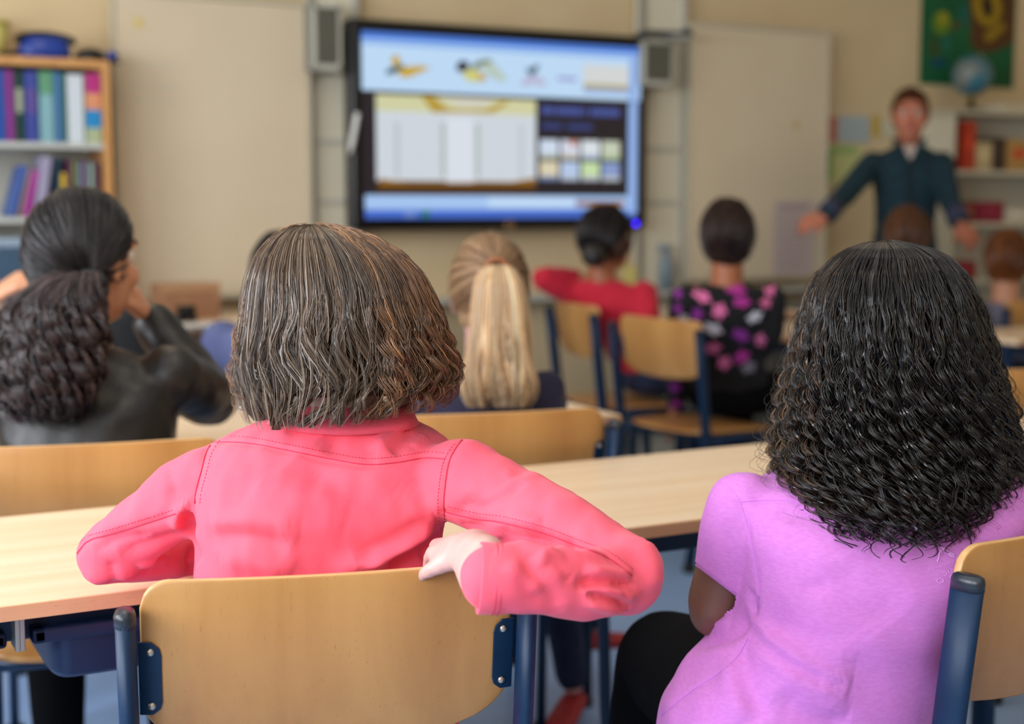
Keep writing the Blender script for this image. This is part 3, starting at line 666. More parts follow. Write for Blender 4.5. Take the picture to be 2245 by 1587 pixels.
MB().tube([V(-.02, 0, .042), V(.02, 0, .042)], .018, 16).build('tape_roll', M['black'], t, smooth=True)
def paper(px, py, h, w, d, rot, lab):
    p = PH(px, py, h); t = MB().box((0, 0, .001), (w, d, .002)).build('paper_sheet', M['white']); t.location = (p[0], p[1], h); t.rotation_euler = (0, 0, rot)
    return tag(t, lab, 'paper')
paper(452, 712, .782, .2, .14, .2, 'white paper sheet on the side desk')
paper(560, 884, .72, .30, .21, -.2, 'white paper sheet on the table beside the leather jacket')

# black office chair back
bp = P(225, 690, 4.5)
oc = thing('office_chair', 'black high backed office chair behind the leather jacket pupil', 'chair', (bp[0], bp[1], 0), math.radians(-35))
zt = 1.2 - (545 - 452) * 4.5 / F
MB().ell([(V(.0, .0, .50), V(.19, 0, 0), V(0, .04, 0)), (V(0, -.01, .62), V(.19, 0, 0), V(0, .035, 0)), (V(0, -.03, .85), V(.14, 0, 0), V(0, .03, 0)), (V(0, -.05, zt - .02), V(.10, 0, 0), V(0, .025, 0)), (V(0, -.05, zt), V(.07, 0, 0), V(0, .015, 0))], 24, 3).build('backrest', M['black'], oc, smooth=True)
MB().ell([(V(0, .25, .42), V(.22, 0, 0), V(0, .22, 0)), (V(0, .25, .49), V(.22, 0, 0), V(0, .22, 0))], 24, 3).build('seat', M['black'], oc, bevel=.02)
MB().tube([V(0, .25, .08), V(0, .25, .42)], .03, 12).build('gas_lift', M['grey'], oc, smooth=True)
MB().tube([V(0, .2, .43), V(0, -.03, .46), V(0, -.04, .56)], .02, 8).build('back_bracket', M['black'], oc, smooth=True)
for k in range(5):
    a = k * 1.2566; e = V(.26 * math.cos(a), .25 + .26 * math.sin(a), .05)
    lg = MB().tube([V(0, .25, .09), e], [.025, .016], 10).build('base_arm', M['black'], oc, smooth=True)
    MB().ball(e - V(0, 0, .024), .026, 12, 8).build('caster', M['black'], lg, smooth=True)

# ================================================================== school chairs
def chair(mid, psi, lab, k=1.0, grp='plywood school chairs'):
    """mid: world xy of the middle of the backrest top; psi: facing direction"""
    d = dirv(psi); org = V(mid[0], mid[1], 0) + d * .215 * k; org[2] = 0
    t = thing('school_chair', lab, 'chair', org, -math.radians(psi), grp); t.scale = (k, k, k)
    # backrest: curved moulded plywood
    NX, NZ = 28, 14; w, top, bot = .40, .81, .628; th = .010
    def outl(u):      # top and bottom z for x = u*w/2
        x = abs(u) * w / 2; zt, zb = top, bot - .016
        r = .032
        if x > w / 2 - r: zt = top - r + math.sqrt(max(0, r * r - (x - (w / 2 - r)) ** 2))
        r2 = .075
        zb = bot - .018 + .018 * (abs(u) ** 2)
        if x > w / 2 - r2: zb += (r2 - math.sqrt(max(0, r2 * r2 - (x - (w / 2 - r2)) ** 2))) * .62
        return zt, zb
    mb = MB(); us = np.concatenate([np.linspace(-1, -.80, 9)[:-1], np.linspace(-.80, .80, 15), np.linspace(.80, 1, 9)[1:]]); us[0] = -.9995; us[-1] = .9995
    fr, bk = [], []
    for u in us:
        zt, zb = outl(u)
        for j in range(NZ + 1):
            z = zb + (zt - zb) * j / NZ; f = (z - bot) / (top - bot)
            y = -.215 + .020 * u * u + (1 - f) * .024 + .010 * (f - .5) ** 2 * 4
            fr.append(V(u * w / 2, y + th / 2, z)); bk.append(V(u * w / 2, y - th / 2, z))
    n = len(us); idx = lambda i, j: i * (NZ + 1) + j; nv = len(fr); fs = []; es = []
    for i in range(n - 1):
        for j in range(NZ):
            fs.append((idx(i, j), idx(i + 1, j), idx(i + 1, j + 1), idx(i, j + 1)))
            fs.append((nv + idx(i, j), nv + idx(i, j + 1), nv + idx(i + 1, j + 1), nv + idx(i + 1, j)))
        es.append((idx(i, NZ), idx(i + 1, NZ), nv + idx(i + 1, NZ), nv + idx(i, NZ))); es.append((idx(i, 0), nv + idx(i, 0), nv + idx(i + 1, 0), idx(i + 1, 0)))
    for j in range(NZ):
        es.append((idx(0, j), idx(0, j + 1), nv + idx(0, j + 1), nv + idx(0, j))); es.append((idx(n - 1, j), nv + idx(n - 1, j), nv + idx(n - 1, j + 1), idx(n - 1, j + 1)))
    mb.add(fr + bk, fs + es)
    b = mb.build('backrest', M['ply'], t); b.data.materials.append(M['plyedge'])
    for i in range(len(fs), len(fs) + len(es)): b.data.polygons[i].material_index = 1
    md = b.modifiers.new('bevel', 'BEVEL'); md.width = .003; md.segments = 2; md.limit_method = 'ANGLE'; md.angle_limit = math.radians(50)
    for p in b.data.polygons: p.use_smooth = True
    b.modifiers.new('wn', 'WEIGHTED_NORMAL')
    # seat
    sb = MB(); rings = []
    for z0 in (.0, .011):
        ring = []
        for a in np.linspace(0, 2 * math.pi, 40, endpoint=False):
            ct, st = math.cos(a), math.sin(a); e = 5
            x = .195 * math.copysign(abs(ct) ** (2 / e), ct); y = .19 * math.copysign(abs(st) ** (2 / e), st)
            ring.append(V(x, y + .01, .435 + z0 + .012 * (y / .19) * (1 if y > 0 else -.6) * abs(y / .19) * (-1 if y > 0 else 1) - .008 * (1 - (x / .195) ** 2)))
        rings.append(ring)
    sb.loft(rings).build('seat', M['plyseat'], t, bevel=.003)
    for s in (-1, 1):
        post = MB().tube([V(s * .214, -.212, .775), V(s * .213, -.196, .64), V(s * .211, -.180, .50), V(s * .2095, -.173, .44), V(s * .209, -.172, .40), V(s * .205, -.20, .20), V(s * .205, -.235, .02)], .02, 18, oval=(.0105, .0205), ref=(0, 1, 0)).build('back_post', M['navy'], t, smooth=True)
        MB().tube([V(s * .214, -.2115, .770), V(s * .214, -.2125, .782), V(s * .214, -.2127, .786), V(s * .214, -.213, .7885)], .02, 18, oval=None, ref=(0, 1, 0)).build('x', None) if 0 else None
        cp = MB(); cp.ell([(V(s * .214, -.2117, .770), V(.0112, 0, 0), V(0, .0202, 0)), (V(s * .214, -.2125, .780), V(.0112, 0, 0), V(0, .0202, 0)), (V(s * .214, -.213, .785), V(.0095, 0, 0), V(0, .0185, 0)), (V(s * .214, -.213, .787), V(.006, 0, 0), V(0, .014, 0))], 20, 2.2)
        cp.build('end_cap', M['capblk'], post, smooth=True)
        MB().tube([V(s * .205, -.233, .024), V(s * .205, -.236, 0)], .022, 12).build('foot_glide', M['black'], post, smooth=True)
        br = MB(); hh = [V(s * (.203 - dx), 0, z) for dx, z in ((0, .745), (.014, .745), (.022, .738), (.024, .73), (.024, .676), (.022, .668), (.014, .661), (0, .661))]
        def yb(p): u = p[0] / .2; f = (p[2] - bot) / (top - bot); return -.215 + .020 * u * u + (1 - f) * .024 + .010 * (f - .5) ** 2 * 4 - .005
        r0 = [V(p[0], yb(p) - .0004, p[2]) for p in hh]; r1 = [V(p[0], yb(p) - .0038, p[2]) for p in hh]
        br.loft([r0, r1]); bo = br.build('bracket', M['navy'], t, bevel=.0012)
        for z in (.734, .672):
            p = V(s * .190, 0, z); yy = yb(p)
            MB().ball((p[0], yy - .004, z), (.0042, .0025, .0042), 14, 8).build('screw', M['screw'], bo, smooth=True)
        lg = MB().tube([V(s * .200, .13, .428), V(s * .2, .165, .41), V(s * .2, .185, .36), V(s * .205, .215, .02)], .015, 16, oval=(.0105, .0175), ref=(0, 1, 0)).build('front_leg', M['navy'], t, smooth=True)
        MB().tube([V(s * .205, .213, .024), V(s * .205, .217, 0)], .02, 12).build('foot_glide', M['black'], lg, smooth=True)
        MB().tube([V(s * .205, -.17, .418), V(s * .2, .15, .418)], .012, 12).build('seat_rail', M['navy'], t, smooth=True)
    for y in (-.10, .10): MB().tube([V(-.2, y, .414), V(.2, y, .414)], .011, 12).build('cross_rail', M['navy'], t, smooth=True)
    return t
pm = (P(305, 1285, 1.463) + P(1128, 1237, 1.555)) / 2
CH_PINK = chair(pm, 15, 'plywood chair under the pink jacket, nearest whole chair')
lp = P(2150, 1262, 1.555); CH_LIL = chair(lp + .2 * V(math.cos(math.radians(-7.6)), math.sin(math.radians(7.6)), 0), -7.6, 'plywood chair at the right edge beside the lilac shirt', 1.02)
CH_WOM = chair(P(222, 985, 2.345), 11, 'plywood chair at the left edge under the leather jacket')
CH_BLO = chair(P(1117, 902, 2.70), 11, 'plywood chair under the blonde ponytail')
CH_RED = chair(P(1250, 668, 5.4), 98, 'plywood chair turned sideways under the red pullover', 1.03)
CH_FLO = chair(P(1434, 702, 4.78), 82, 'plywood chair turned sideways beside the flowered pullover', 1.02)
CH_R = chair(P(2350, 815, 3.45), 10, 'plywood chair peeking out right of the black curls')
lc = P(2226, 1590, 1.075); CH_C = chair(lc - .2 * V(math.cos(math.radians(172)), -math.sin(math.radians(172)), 0), 172, 'plywood chair in the bottom right corner, only a corner visible')
# ================================================================== people: shared builders
def strand_mesh(paths, rad, cols, name, mt, parent, org, sides=3, taper=.35):
    """paths N,K,3 ; rad N ; cols N,3 (linear)"""
    paths = np.asarray(paths); N, K, _ = paths.shape
    t = np.gradient(paths, axis=1); t /= np.linalg.norm(t, axis=2, keepdims=True) + 1e-9
    ref = rng.normal(size=(N, 1, 3)); ref /= np.linalg.norm(ref, axis=2, keepdims=True)
    u = np.cross(t, ref); u /= np.linalg.norm(u, axis=2, keepdims=True) + 1e-9; w = np.cross(t, u)
    prof = np.ones(K); m = int(K * .7); prof[m:] = np.linspace(1, taper, K - m); prof[0] = .6
    r = np.asarray(rad)[:, None] * prof[None]
    if sides >= 3:
        angs = np.arange(sides) * 2 * math.pi / sides
        vs = np.stack([paths + r[..., None] * (math.cos(a) * u + math.sin(a) * w) for a in angs], axis=2)   # N,K,S,3
        S = sides; base = (np.arange(N)[:, None, None] * K + np.arange(K - 1)[None, :, None]) * S
        j = np.arange(S)[None, None]; k = (j + 1) % S
        q = np.stack([base + j, base + k, base + S + k, base + S + j], axis=-1).reshape(-1, 4)
    else:
        S = 2; vs = np.stack([paths + r[..., None] * u, paths - r[..., None] * u], axis=2)
        base = (np.arange(N)[:, None] * K + np.arange(K - 1)[None]) * 2
        q = np.stack([base, base + 1, base + 3, base + 2], axis=-1).reshape(-1, 4)
    v = vs.reshape(-1, 3) - np.asarray(org)
    me = bpy.data.meshes.new(name); me.vertices.add(len(v)); me.vertices.foreach_set('co', v.astype(np.float32).ravel())
    nf = len(q); me.loops.add(nf * 4); me.loops.foreach_set('vertex_index', q.astype(np.int32).ravel())
    me.polygons.add(nf); me.polygons.foreach_set('loop_start', np.arange(0, nf * 4, 4, dtype=np.int32))
    me.polygons.foreach_set('use_smooth', np.ones(nf, bool)); me.update(calc_edges=True)
    at = me.attributes.new('strand_colour', 'FLOAT_COLOR', 'POINT')
    c = np.ones((N, K * S, 4), np.float32); c[:, :, :3] = np.asarray(cols)[:, None, :]
    at.data.foreach_set('color', c.ravel())
    ob = bpy.data.objects.new(name, me); COL.objects.link(ob); me.materials.append(mt); ob.parent = parent
    return ob
def mixcol(n, pal, wts=None, jit=.18):
    pal = np.array([lin(c)[:3] for c in pal]); i = rng.choice(len(pal), n, p=wts)
    return np.clip(pal[i] * (1 + rng.normal(size=(n, 1)) * jit), .001, 1)
def paint(me, pal):
    n = len(me.vertices); at = me.attributes.new('strand_colour', 'FLOAT_COLOR', 'POINT'); c = np.ones((n, 4), np.float32); c[:, :3] = lin(pal)[:3]; at.data.foreach_set('color', c.ravel())

def hand(mb, w, d, n, s=1.0, side=1, curl=.5, spread=.12):
    """w wrist, d pointing direction, n back of hand normal; side picks the thumb side"""
    d = nrm(d); n = nrm(np.asarray(n) - d * np.dot(n, d)); t = -np.cross(d, n) * side
    L = .085 * s
    for i, (o, fl) in enumerate(((.030, .068), (.010, .076), (-.010, .070), (-.028, .055))):
        kn = w + d * L * (1 - .06 * abs(i - 1)) + t * o * s
        mb.limb([w + d * .012 * s + t * o * .55 * s, kn], [.0125 * s, .0105 * s], 10)
        p = kn; a = 0; dd = nrm(d + t * (1 - i) * spread); rr = (.0088, .0082, .0074, .0064)
        pts = [p]
        for q, fr in enumerate((.45, .32, .23)):
            a += curl * (.75 if q == 0 else 1.0)
            v = dd * math.cos(a) - n * math.sin(a); p = p + v * fl * fr * s; pts.append(p)
        mb.limb(pts, [r * s for r in rr], 10)
    b = w + d * .022 * s + t * .026 * s - n * .006 * s
    v1 = nrm(d * .75 + t * .62 - n * .25); v2 = nrm(d * .95 + t * .15 - n * .35)
    mb.limb([w + d * .008 * s + t * .012 * s, b, b + v1 * .034 * s, b + v1 * .034 * s + v2 * .028 * s], [.013 * s, .0125 * s, .0098 * s, .0078 * s], 10)
    mb.ball(w + d * .05 * s - n * .004 * s, V(.022, .022, .016) * s)

def headshape(mb, C, f, up, s, r=None):
    f = nrm(f); up = nrm(up); r = nrm(np.cross(f, up)); f = np.cross(up, r)
    Mx = np.stack([r, f, up], axis=1)
    mb.ball(C + up * .018 * s - f * .008 * s, V(.074, .093, .096) * s, 22, 14, Mx)
    mb.ball(C + f * .030 * s - up * .052 * s, V(.056, .058, .066) * s, 18, 12, Mx)
    mb.ball(C + f * .066 * s - up * .094 * s, V(.022, .018, .018) * s, 12, 8, Mx)
    mb.limb([C + f * .083 * s + up * .012 * s, C + f * .106 * s - up * .030 * s], [.009 * s, .012 * s], 10)
    for q in (-1, 1):
        mb.ball(C + r * q * .074 * s - f * .006 * s - up * .012 * s, V(.009, .020, .031) * s, 12, 8, Mx)
        mb.ball(C + r * q * .042 * s + f * .066 * s - up * .03 * s, V(.022, .018, .022) * s, 10, 8, Mx)   # cheek
        mb.ball(C + r * q * .03 * s + f * .083 * s + up * .026 * s, V(.022, .010, .008) * s, 10, 8, Mx)   # brow ridge
    return r, f, up, Mx
def face(root, org, C, f, up, s, lipmat, browmat):
    f = nrm(f); up = nrm(up); r = nrm(np.cross(f, up)); f = np.cross(up, r); Mx = np.stack([r, f, up], axis=1)
    for q in (-1, 1):
        e = MB().ball(C + r * q * .030 * s + f * .0770 * s + up * .006 * s, .0125 * s, 14, 10).build('eye', M['eyew'], root, org, True)
        MB().ball(C + r * q * .030 * s + f * .0862 * s + up * .006 * s, .0062 * s, 10, 8).build('iris', M['eyed'], e, org, True)
        MB().tube([C + r * q * (.016 + .03 * a) * s + f * (.094 - .012 * a) * s + up * (.027 + .006 * math.sin(3.1 * a)) * s for a in np.linspace(0, 1, 6)], .004 * s, 6).build('eyebrow', browmat, root, org, True)
    mb = MB()
    for dz, rr in ((-.0635, .0052), (-.0545, .0042)): mb.limb([C + r * a * .021 * s + f * (.0905 - .010 * a * a) * s + up * (dz + .002 * a * a) * s for a in np.linspace(-1, 1, 7)], [rr * s * (1 - .55 * abs(a)) for a in np.linspace(-1, 1, 7)], 8)
    mb.build('mouth', lipmat, root, org, True)

def haircap(root, org, C, f, up, s, colour, mt, low=-.075, grow=1.0, fringe=.045, name='hair', seed=1, amp=.004, sideburn=.02, vox=.006):
    f = nrm(f); up = nrm(up); r = nrm(np.cross(f, up)); f = np.cross(up, r); Mx = np.stack([r, f, up], axis=1)
    mb = MB(); g = grow
    mb.ball(C + up * .020 * s - f * .010 * s, V(.083, .102, .104) * s * g, 26, 18, Mx)
    mb.ball(C - up * .045 * s - f * .045 * s, V(.066, .052, .05) * s * g, 20, 12, Mx)
    me = remesh(mb, vox, 4); co = getv(me); no = getn(me); q = (co - C) @ Mx / s
    co = co + no * (noise3(co, 260, seed) * amp * .5 + noise3(co, 90, seed + 9) * amp)[:, None]
    x, y, z = q[:, 0], q[:, 1], q[:, 2]
    line = np.where(y > .02, fringe, np.where(np.abs(x) > .05, np.where(y > -.02, sideburn * 0 - .005, -.045), low))   # hairline height
    line = np.interp(y, [-.11, -.05, -.02, .02, .06, .1], [low, low * .9, -.030, .0, fringe, fringe + .012])
    w = np.clip((line - z) / .016, 0, 1)
    core = C + up * .010 * s
    co = co + (core - co) * (w * .34)[:, None]
    setv(me, co); paint(me, colour)
    for v in me.vertices: pass
    me.transform(Matrix.Translation(-Vector(org)))
    return link(name, me, mt, root, True)

def pulled(C, f, up, s, tie, n, K=18, g=1.10, jit=.012):
    """strand paths over the skull from the hairline to a tie point"""
    f = nrm(f); up = nrm(up); r = nrm(np.cross(f, up)); f = np.cross(up, r); Mx = np.stack([r, f, up], axis=1)
    R = V(.076, .096, .098) * s * g; cen = C + up * .018 * s - f * .008 * s
    td = nrm(((tie - cen) @ Mx) / R); out = []
    while len(out) < n:
        a = nrm(rng.normal(size=3)); y, z = a[1], a[2]
        if y > .35 and z < .35: continue
        if y > .75 or z < -.55: continue
        om = math.acos(np.clip(np.dot(a, td), -1, 1))
        if om < .05 or om > 2.6: continue
        ts = np.linspace(0, 1, K)[:, None]
        pts = (np.sin((1 - ts) * om) * a + np.sin(ts * om) * td) / math.sin(om)
        lift = 1 + rng.uniform(0, .05) * np.sin(ts * math.pi) + rng.normal() * jit * ts
        w3 = cen + (pts * lift * R) @ Mx.T
        out.append(w3)
    return np.array(out)
def torso_rows(P0, N, r0, r1, k, fat=1.0, depth=1.0, shoulders=1.0):
    rows = []
    for t, w, d in ((-.06, .125, .10), (0, .142, .112), (.14, .138, .108), (.3, .126, .098), (.55, .136, .102), (.72, .148, .098), (.84, .152 * shoulders, .082), (.92, .120 * shoulders, .068), (.97, .082, .058), (1.0, .056, .050)):
        c = P0 + (N - P0) * t; rr = nrm(r0 * (1 - t) + r1 * t); ax = nrm(N - P0); fwd = nrm(np.cross(ZU, rr)); c = c - fwd * .018 * math.sin(max(0, t) * math.pi) * k
        rows.append((c, rr * w * k * fat, fwd * d * k * depth))
    return rows
def foot(mb, a, d, k):
    d = nrm(d); r = np.cross(d, ZU)
    rows = []
    for y, w, h in ((-.055, .022, .03), (-.04, .033, .05), (.0, .036, .055), (.06, .040, .042), (.11, .042, .034), (.15, .036, .028), (.168, .02, .02)):
        c = V(a[0], a[1], 0) + d * y * k; c[2] = a[2] + h * k * .5
        rows.append((c, r * w * k, ZU * h * k * .5))
    mb.ell(rows, 18, 2.6); return mb
def person(label, C, facedir, psi0, psi1, seat, k, top, skin, pants, hs=1.0, arms=None, pelvis=None, hairc=(60, 40, 30), hairm='hairdark', capkw=None, sleeve='long', legs=None, shoe=(40, 40, 46), browc=(60, 40, 30), fat=1.0, extra=None, up=(0, 0, 1), voxel=.010, topname='pullover', stand=False, shoulders=1.0, group=None, cap=True, fuzz=True, neck=.150):
    """arms: {'L':(elbow, wrist, hand dir, hand normal, curl)}; psi0 hip facing, psi1 chest facing"""
    f0, f1 = dirv(psi0), dirv(psi1); r0 = np.cross(f0, ZU); r1 = np.cross(f1, ZU); up = nrm(up)
    fd = nrm(facedir) if hasattr(facedir, '__len__') else dirv(facedir)
    N = C - up * neck * hs - fd * .022 * hs
    P0 = pelvis if pelvis is not None else V(N[0], N[1], seat + .112 * k) - f0 * .05
    base = V(P0[0], P0[1], 0)
    root = thing('person', label, 'person', base, 0, group)
    sk = MB(); tp = MB(); pn = MB()
    headshape(sk, C, fd, up, hs); sk.limb([C - up * .05 * hs - fd * .02 * hs, N - up * .02], [.050 * hs, .054 * hs])
    rows = torso_rows(P0, N, r0, r1, k, fat, shoulders=shoulders); sk.ell([(c, a * .80, b * .78) for c, a, b in rows[:-2]] + [(N, r1 * .05 * k, f1 * .046 * k)])
    tp.ell(rows)
    for sd, q in (('L', -1), ('R', 1)):
        S = P0 + (N - P0) * .85 + r1 * q * .138 * k * shoulders - f1 * .010
        if arms and sd in arms: E_, Wr, hd, hn, curl = arms[sd]
        else:
            E_ = S - ZU * .24 * k + r1 * q * .05 + f1 * .05; Wr = E_ + f1 * .20 * k - r1 * q * .09 + ZU * .02; hd = nrm(Wr - E_); hn = ZU; curl = .5
        sk.limb([S, E_, Wr], [.034 * k, .030 * k, .026 * k]); hand(sk, np.asarray(Wr, float), hd, hn, k * 1.02, q, curl)
        if sleeve == 'long': tp.limb([S + (E_ - S) * .04, (S + E_) / 2, E_, (E_ + Wr) / 2, Wr - nrm(Wr - E_) * .012], [.055 * k, .054 * k, .050 * k, .045 * k, .038 * k])
        else: tp.limb([S, S + (E_ - S) * .55], [.061 * k, .056 * k])
        H = P0 + r0 * q * .075 * k - ZU * .015
        if stand: Kn = H - ZU * .42 * k + f0 * .02 + r0 * q * .03; An = V(Kn[0], Kn[1], .07 * k) - f0 * .02 + r0 * q * .02; fdir = nrm(f0 + r0 * q * .25)
        else: Kn = H + f0 * .36 * k + r0 * q * .03; Kn[2] = seat + .055 * k; An = V(Kn[0], Kn[1], .08) - f0 * .04; fdir = f0
        if legs and sd in legs: Kn, An, fdir = legs[sd]
        sk.limb([H, Kn, An], [.062 * k, .044 * k, .032 * k])
        pn.limb([H, (H + Kn) / 2, Kn, (Kn + An) / 2, An + nrm(Kn - An) * .02], [.086 * k, .078 * k, .062 * k, .056 * k, .046 * k])
        sh = MB(); foot(sh, V(An[0], An[1], max(0, An[2] - .08 * k)), fdir, k); me = remesh(sh, .006, 3); me.transform(Matrix.Translation(-Vector(base))); link('shoe', me, flat('shoe_%d_%d_%d' % shoe, shoe, .6), root, True)
    pn.ball(P0 - ZU * .012, V(.13, .11, .095) * k, 20, 12, np.stack([r0, f0, ZU], axis=1))
    if extra: extra(sk, tp, pn)
    me = remesh(sk, min(voxel, .0085), 3); me.transform(Matrix.Translation(-Vector(base))); link('body', me, M[skin], root, True)
    tme = remesh(tp, voxel, 12)
    co = getv(tme); no = getn(tme); setv(tme, co + no * (noise3(co, 38, int(abs(C[0]) * 99)) * .0032 + noise3(co, 90, 5) * .0014)[:, None])
    tme.transform(Matrix.Translation(-Vector(base))); tobj = link(topname, tme, M[top], root, True)
    me = remesh(pn, .013, 5); me.transform(Matrix.Translation(-Vector(base))); link('trousers', me, M[pants], root, True)
    bm_ = flat('brow_%d_%d_%d' % browc, browc, .7); face(root, base, C, fd, up, hs, M['lips'], bm_)
    if cap: haircap(root, base, C, fd, up, hs, hairc, M['hairroot'], **(capkw or {}))
    if cap and fuzz:
        lo = (capkw or {}).get('low', -.075); gw = (capkw or {}).get('grow', 1.0)
        pw = pulled(C, fd, up, hs, C + nrm(up * (lo - .03) - fd * .06) * .105 * hs, 320, 9, 1.10 * gw, .03)
        pw = pw[:, :7] + rng.normal(size=(len(pw), 1, 3)) * .002
        strand_mesh(pw, rng.uniform(.0009, .0018, len(pw)), mixcol(len(pw), [hairc, tuple(min(255, int(q * 1.35) + 6) for q in hairc), tuple(int(q * .7) for q in hairc)], jit=.15), 'hair_strands', M[hairm], root, base)
    return root, base, tobj
# ================================================================== pink jacket pupil
def hullhair(tab, z0, yc_depth, n_clump, per, K, wave, name, parent, org, mt, pal, wts, rad, whorl, bound=(-2.5, 2.5), rho=(.80, 1.0), spread=.055, tipfun=None, curl=None, sides=3, colfun=None, front_open=None, lenjit=.06, top_pow=1.0, seed=3, endy=None, lock=None, locklen=.07, lockphase=.25, cjit=.22, sjit=.18):
    """hair falling over a hull given by picture rows (y, left x, right x, half depth m, centre depth offset m)"""
    global rng
    rng = np.random.default_rng(seed)
    tab = np.array(tab, float)
    ty, tl, tr, td, tz = tab.T
    # arc length along the profile so that strands are sampled evenly
    yy = np.linspace(ty[0], ty[-1], 400); hw = np.interp(yy, ty, (tr - tl) / 2)
    ds = np.sqrt(np.gradient(yy) ** 2 + np.gradient(hw) ** 2 * .6); arc = np.cumsum(ds); arc = (arc - arc[0]) / (arc[-1] - arc[0])
    N = n_clump * per
    phc = np.linspace(bound[0], bound[1], n_clump) + rng.normal(size=n_clump) * .04
    rhc = rng.uniform(rho[0], rho[1], n_clump) ** .7
    ph = np.repeat(phc, per); rh = np.repeat(rhc, per); cid = np.repeat(np.arange(n_clump), per)
    cph = np.repeat(rng.uniform(0, 6.28, n_clump), per); cln = np.repeat(rng.normal(size=n_clump) * lenjit, per); camp = np.repeat(rng.uniform(.6, 1.3, n_clump), per)
    dph = rng.normal(size=N) * spread; drh = rng.normal(size=N) * .018
    s = np.linspace(0, 1, K)
    end = 1 + np.minimum(0, cln + rng.normal(size=N) * lenjit * .5)
    if lock: end = end * (1 - locklen * (np.abs(np.sin(np.round(ph / lock[0]) * 78.233) * 437.58) % 1))
    if endy is not None: end = end * np.interp(ph, endy[0], endy[1])
    S = s[None] * end[:, None]
    Y = np.interp(S, arc, yy)
    tight = (1 - .55 * s[None] ** 1.2)
    PHI = ph[:, None] + dph[:, None] * tight
    RHO = np.clip(rh[:, None] + drh[:, None] * tight, .5, 1.06)
    if lock:
        dl, pull, bulge = lock; gl_ = np.clip((S - .30) / .55, 0, 1)
        lid = np.round(PHI / dl + .35 * np.sin(PHI * 5)); lc_ = (lid - 0) * dl; off = (PHI - lc_)
        PHI = PHI - off * pull * gl_
        RHO = RHO + bulge * gl_ * (np.cos(np.clip(off / dl * 2.4, -3.1, 3.1)) - .6)
        cph = cph * .35 + (np.sin(lid[:, -1] * 12.9898) * 43758.5453 % 1) * 6.28 * lockphase
    # roots gather towards the whorl / parting
    cx = np.interp(Y, ty, (tl + tr) / 2); hwY = np.interp(Y, ty, (tr - tl) / 2); dY = np.interp(Y, ty, td); zY = np.interp(Y, ty, tz)
    lat = wave(S, PHI, cph[:, None], camp[:, None])       # lateral offset in px, radial offset in px
    X = cx + hwY * RHO * np.sin(PHI) + lat[0] * np.cos(PHI)
    D = z0 + zY - dY * RHO * np.cos(PHI) + lat[0] * np.sin(PHI) * z0 / F
    D = D - lat[1] * np.cos(PHI) * z0 / F; X = X + lat[1] * np.sin(PHI)
    Y2 = Y + (lat[2] if len(lat) > 2 else 0)
    if tipfun: X, Y2, D = tipfun(X, Y2, D, S, PHI, cph[:, None])
    dirs = FW[None, None] + ((X - CX) / F)[..., None] * CR - ((Y2 - CY) / F)[..., None] * CU
    paths = EO + dirs * D[..., None]
    cols = mixcol(N, pal, wts, sjit)
    ccol = np.repeat(rng.normal(size=(n_clump, 1)) * cjit, per, axis=0); cols = np.clip(cols * (1 + ccol), .001, 1)
    if colfun: cols = colfun(cols, X[:, K // 2], Y2[:, K // 2], PHI[:, K // 2])
    return strand_mesh(paths, rng.uniform(rad[0], rad[1], N), cols, name, mt, parent, org, sides)
def hullshell(tab, z0, shrink, name, parent, org, mt, colour, ymax=None):
    rings = []
    for y, l, r, d, dz in tab:
        if ymax and y > ymax: break
        c = P((l + r) / 2, y, z0 + dz); a = CR * (r - l) / 2 * (z0 + dz) / F * shrink
        rings.append((c, a, fh * d * shrink))
    mb = MB(); mb.ell(rings, 36, 2.1); me = remesh(mb, .007, 3); paint(me, colour); me.transform(Matrix.Translation(-Vector(org)))
    return link(name, me, mt, parent, True)

ZB = 1.70
base = V(*P(715, 1560, 1.72)); base[2] = 0
PINK = thing('person', 'pupil in a pink jacket with brown bobbed hair leaning on a chair back', 'person', base)
jk = MB(); ax = nrm(CR * .995 + fh * .10); dp = nrm(np.cross(ZU, ax))
def jrow(y, cx, a, z, b): return (P(cx, y, z), ax * a * z / F, dp * b)
jk.ell([jrow(1640, 720, 292, 1.735, .112), jrow(1560, 715, 286, 1.73, .112), jrow(1450, 708, 280, 1.725, .11), jrow(1290, 700, 268, 1.715, .108), jrow(1200, 700, 268, 1.71, .11), jrow(1120, 706, 274, 1.705, .112), jrow(1060, 715, 282, 1.705, .108), jrow(1010, 722, 280, 1.71, .098), jrow(965, 728, 255, 1.72, .085), jrow(930, 738, 190, 1.73, .07), jrow(900, 748, 118, 1.735, .056), jrow(880, 750, 95, 1.735, .05)], 40, 2.4)
u = ZB / F
Ls, Le, Lw = P(462, 1062, 1.70), P(232, 1216, 1.735), P(500, 1188, 1.92)
Rs, Re, Rw = P(1012, 1052, 1.665), P(1372, 1262, 1.50), P(1068, 1268, 1.425)
jk.limb([Ls, P(400, 1090, 1.705), P(320, 1150, 1.72), Le], [86 * u, 84 * u, 76 * u, 68 * u])
jk.limb([Le, P(300, 1220, 1.772), P(385, 1216, 1.82), Lw], [62 * u, 63 * u, 60 * u, 50 * u])
u2 = 1.5 / F
jk.limb([Rs, P(1110, 1105, 1.63), P(1230, 1175, 1.56), Re], [92 * u, 90 * u, 92 * u, 88 * u2])
jk.limb([Re, P(1290, 1286, 1.455), P(1180, 1274, 1.43), P(1085, 1268, 1.422)], [80 * u2, 76 * u2, 74 * u2, 76 * u2])
jme = remesh(jk, .0064, 6, 1)
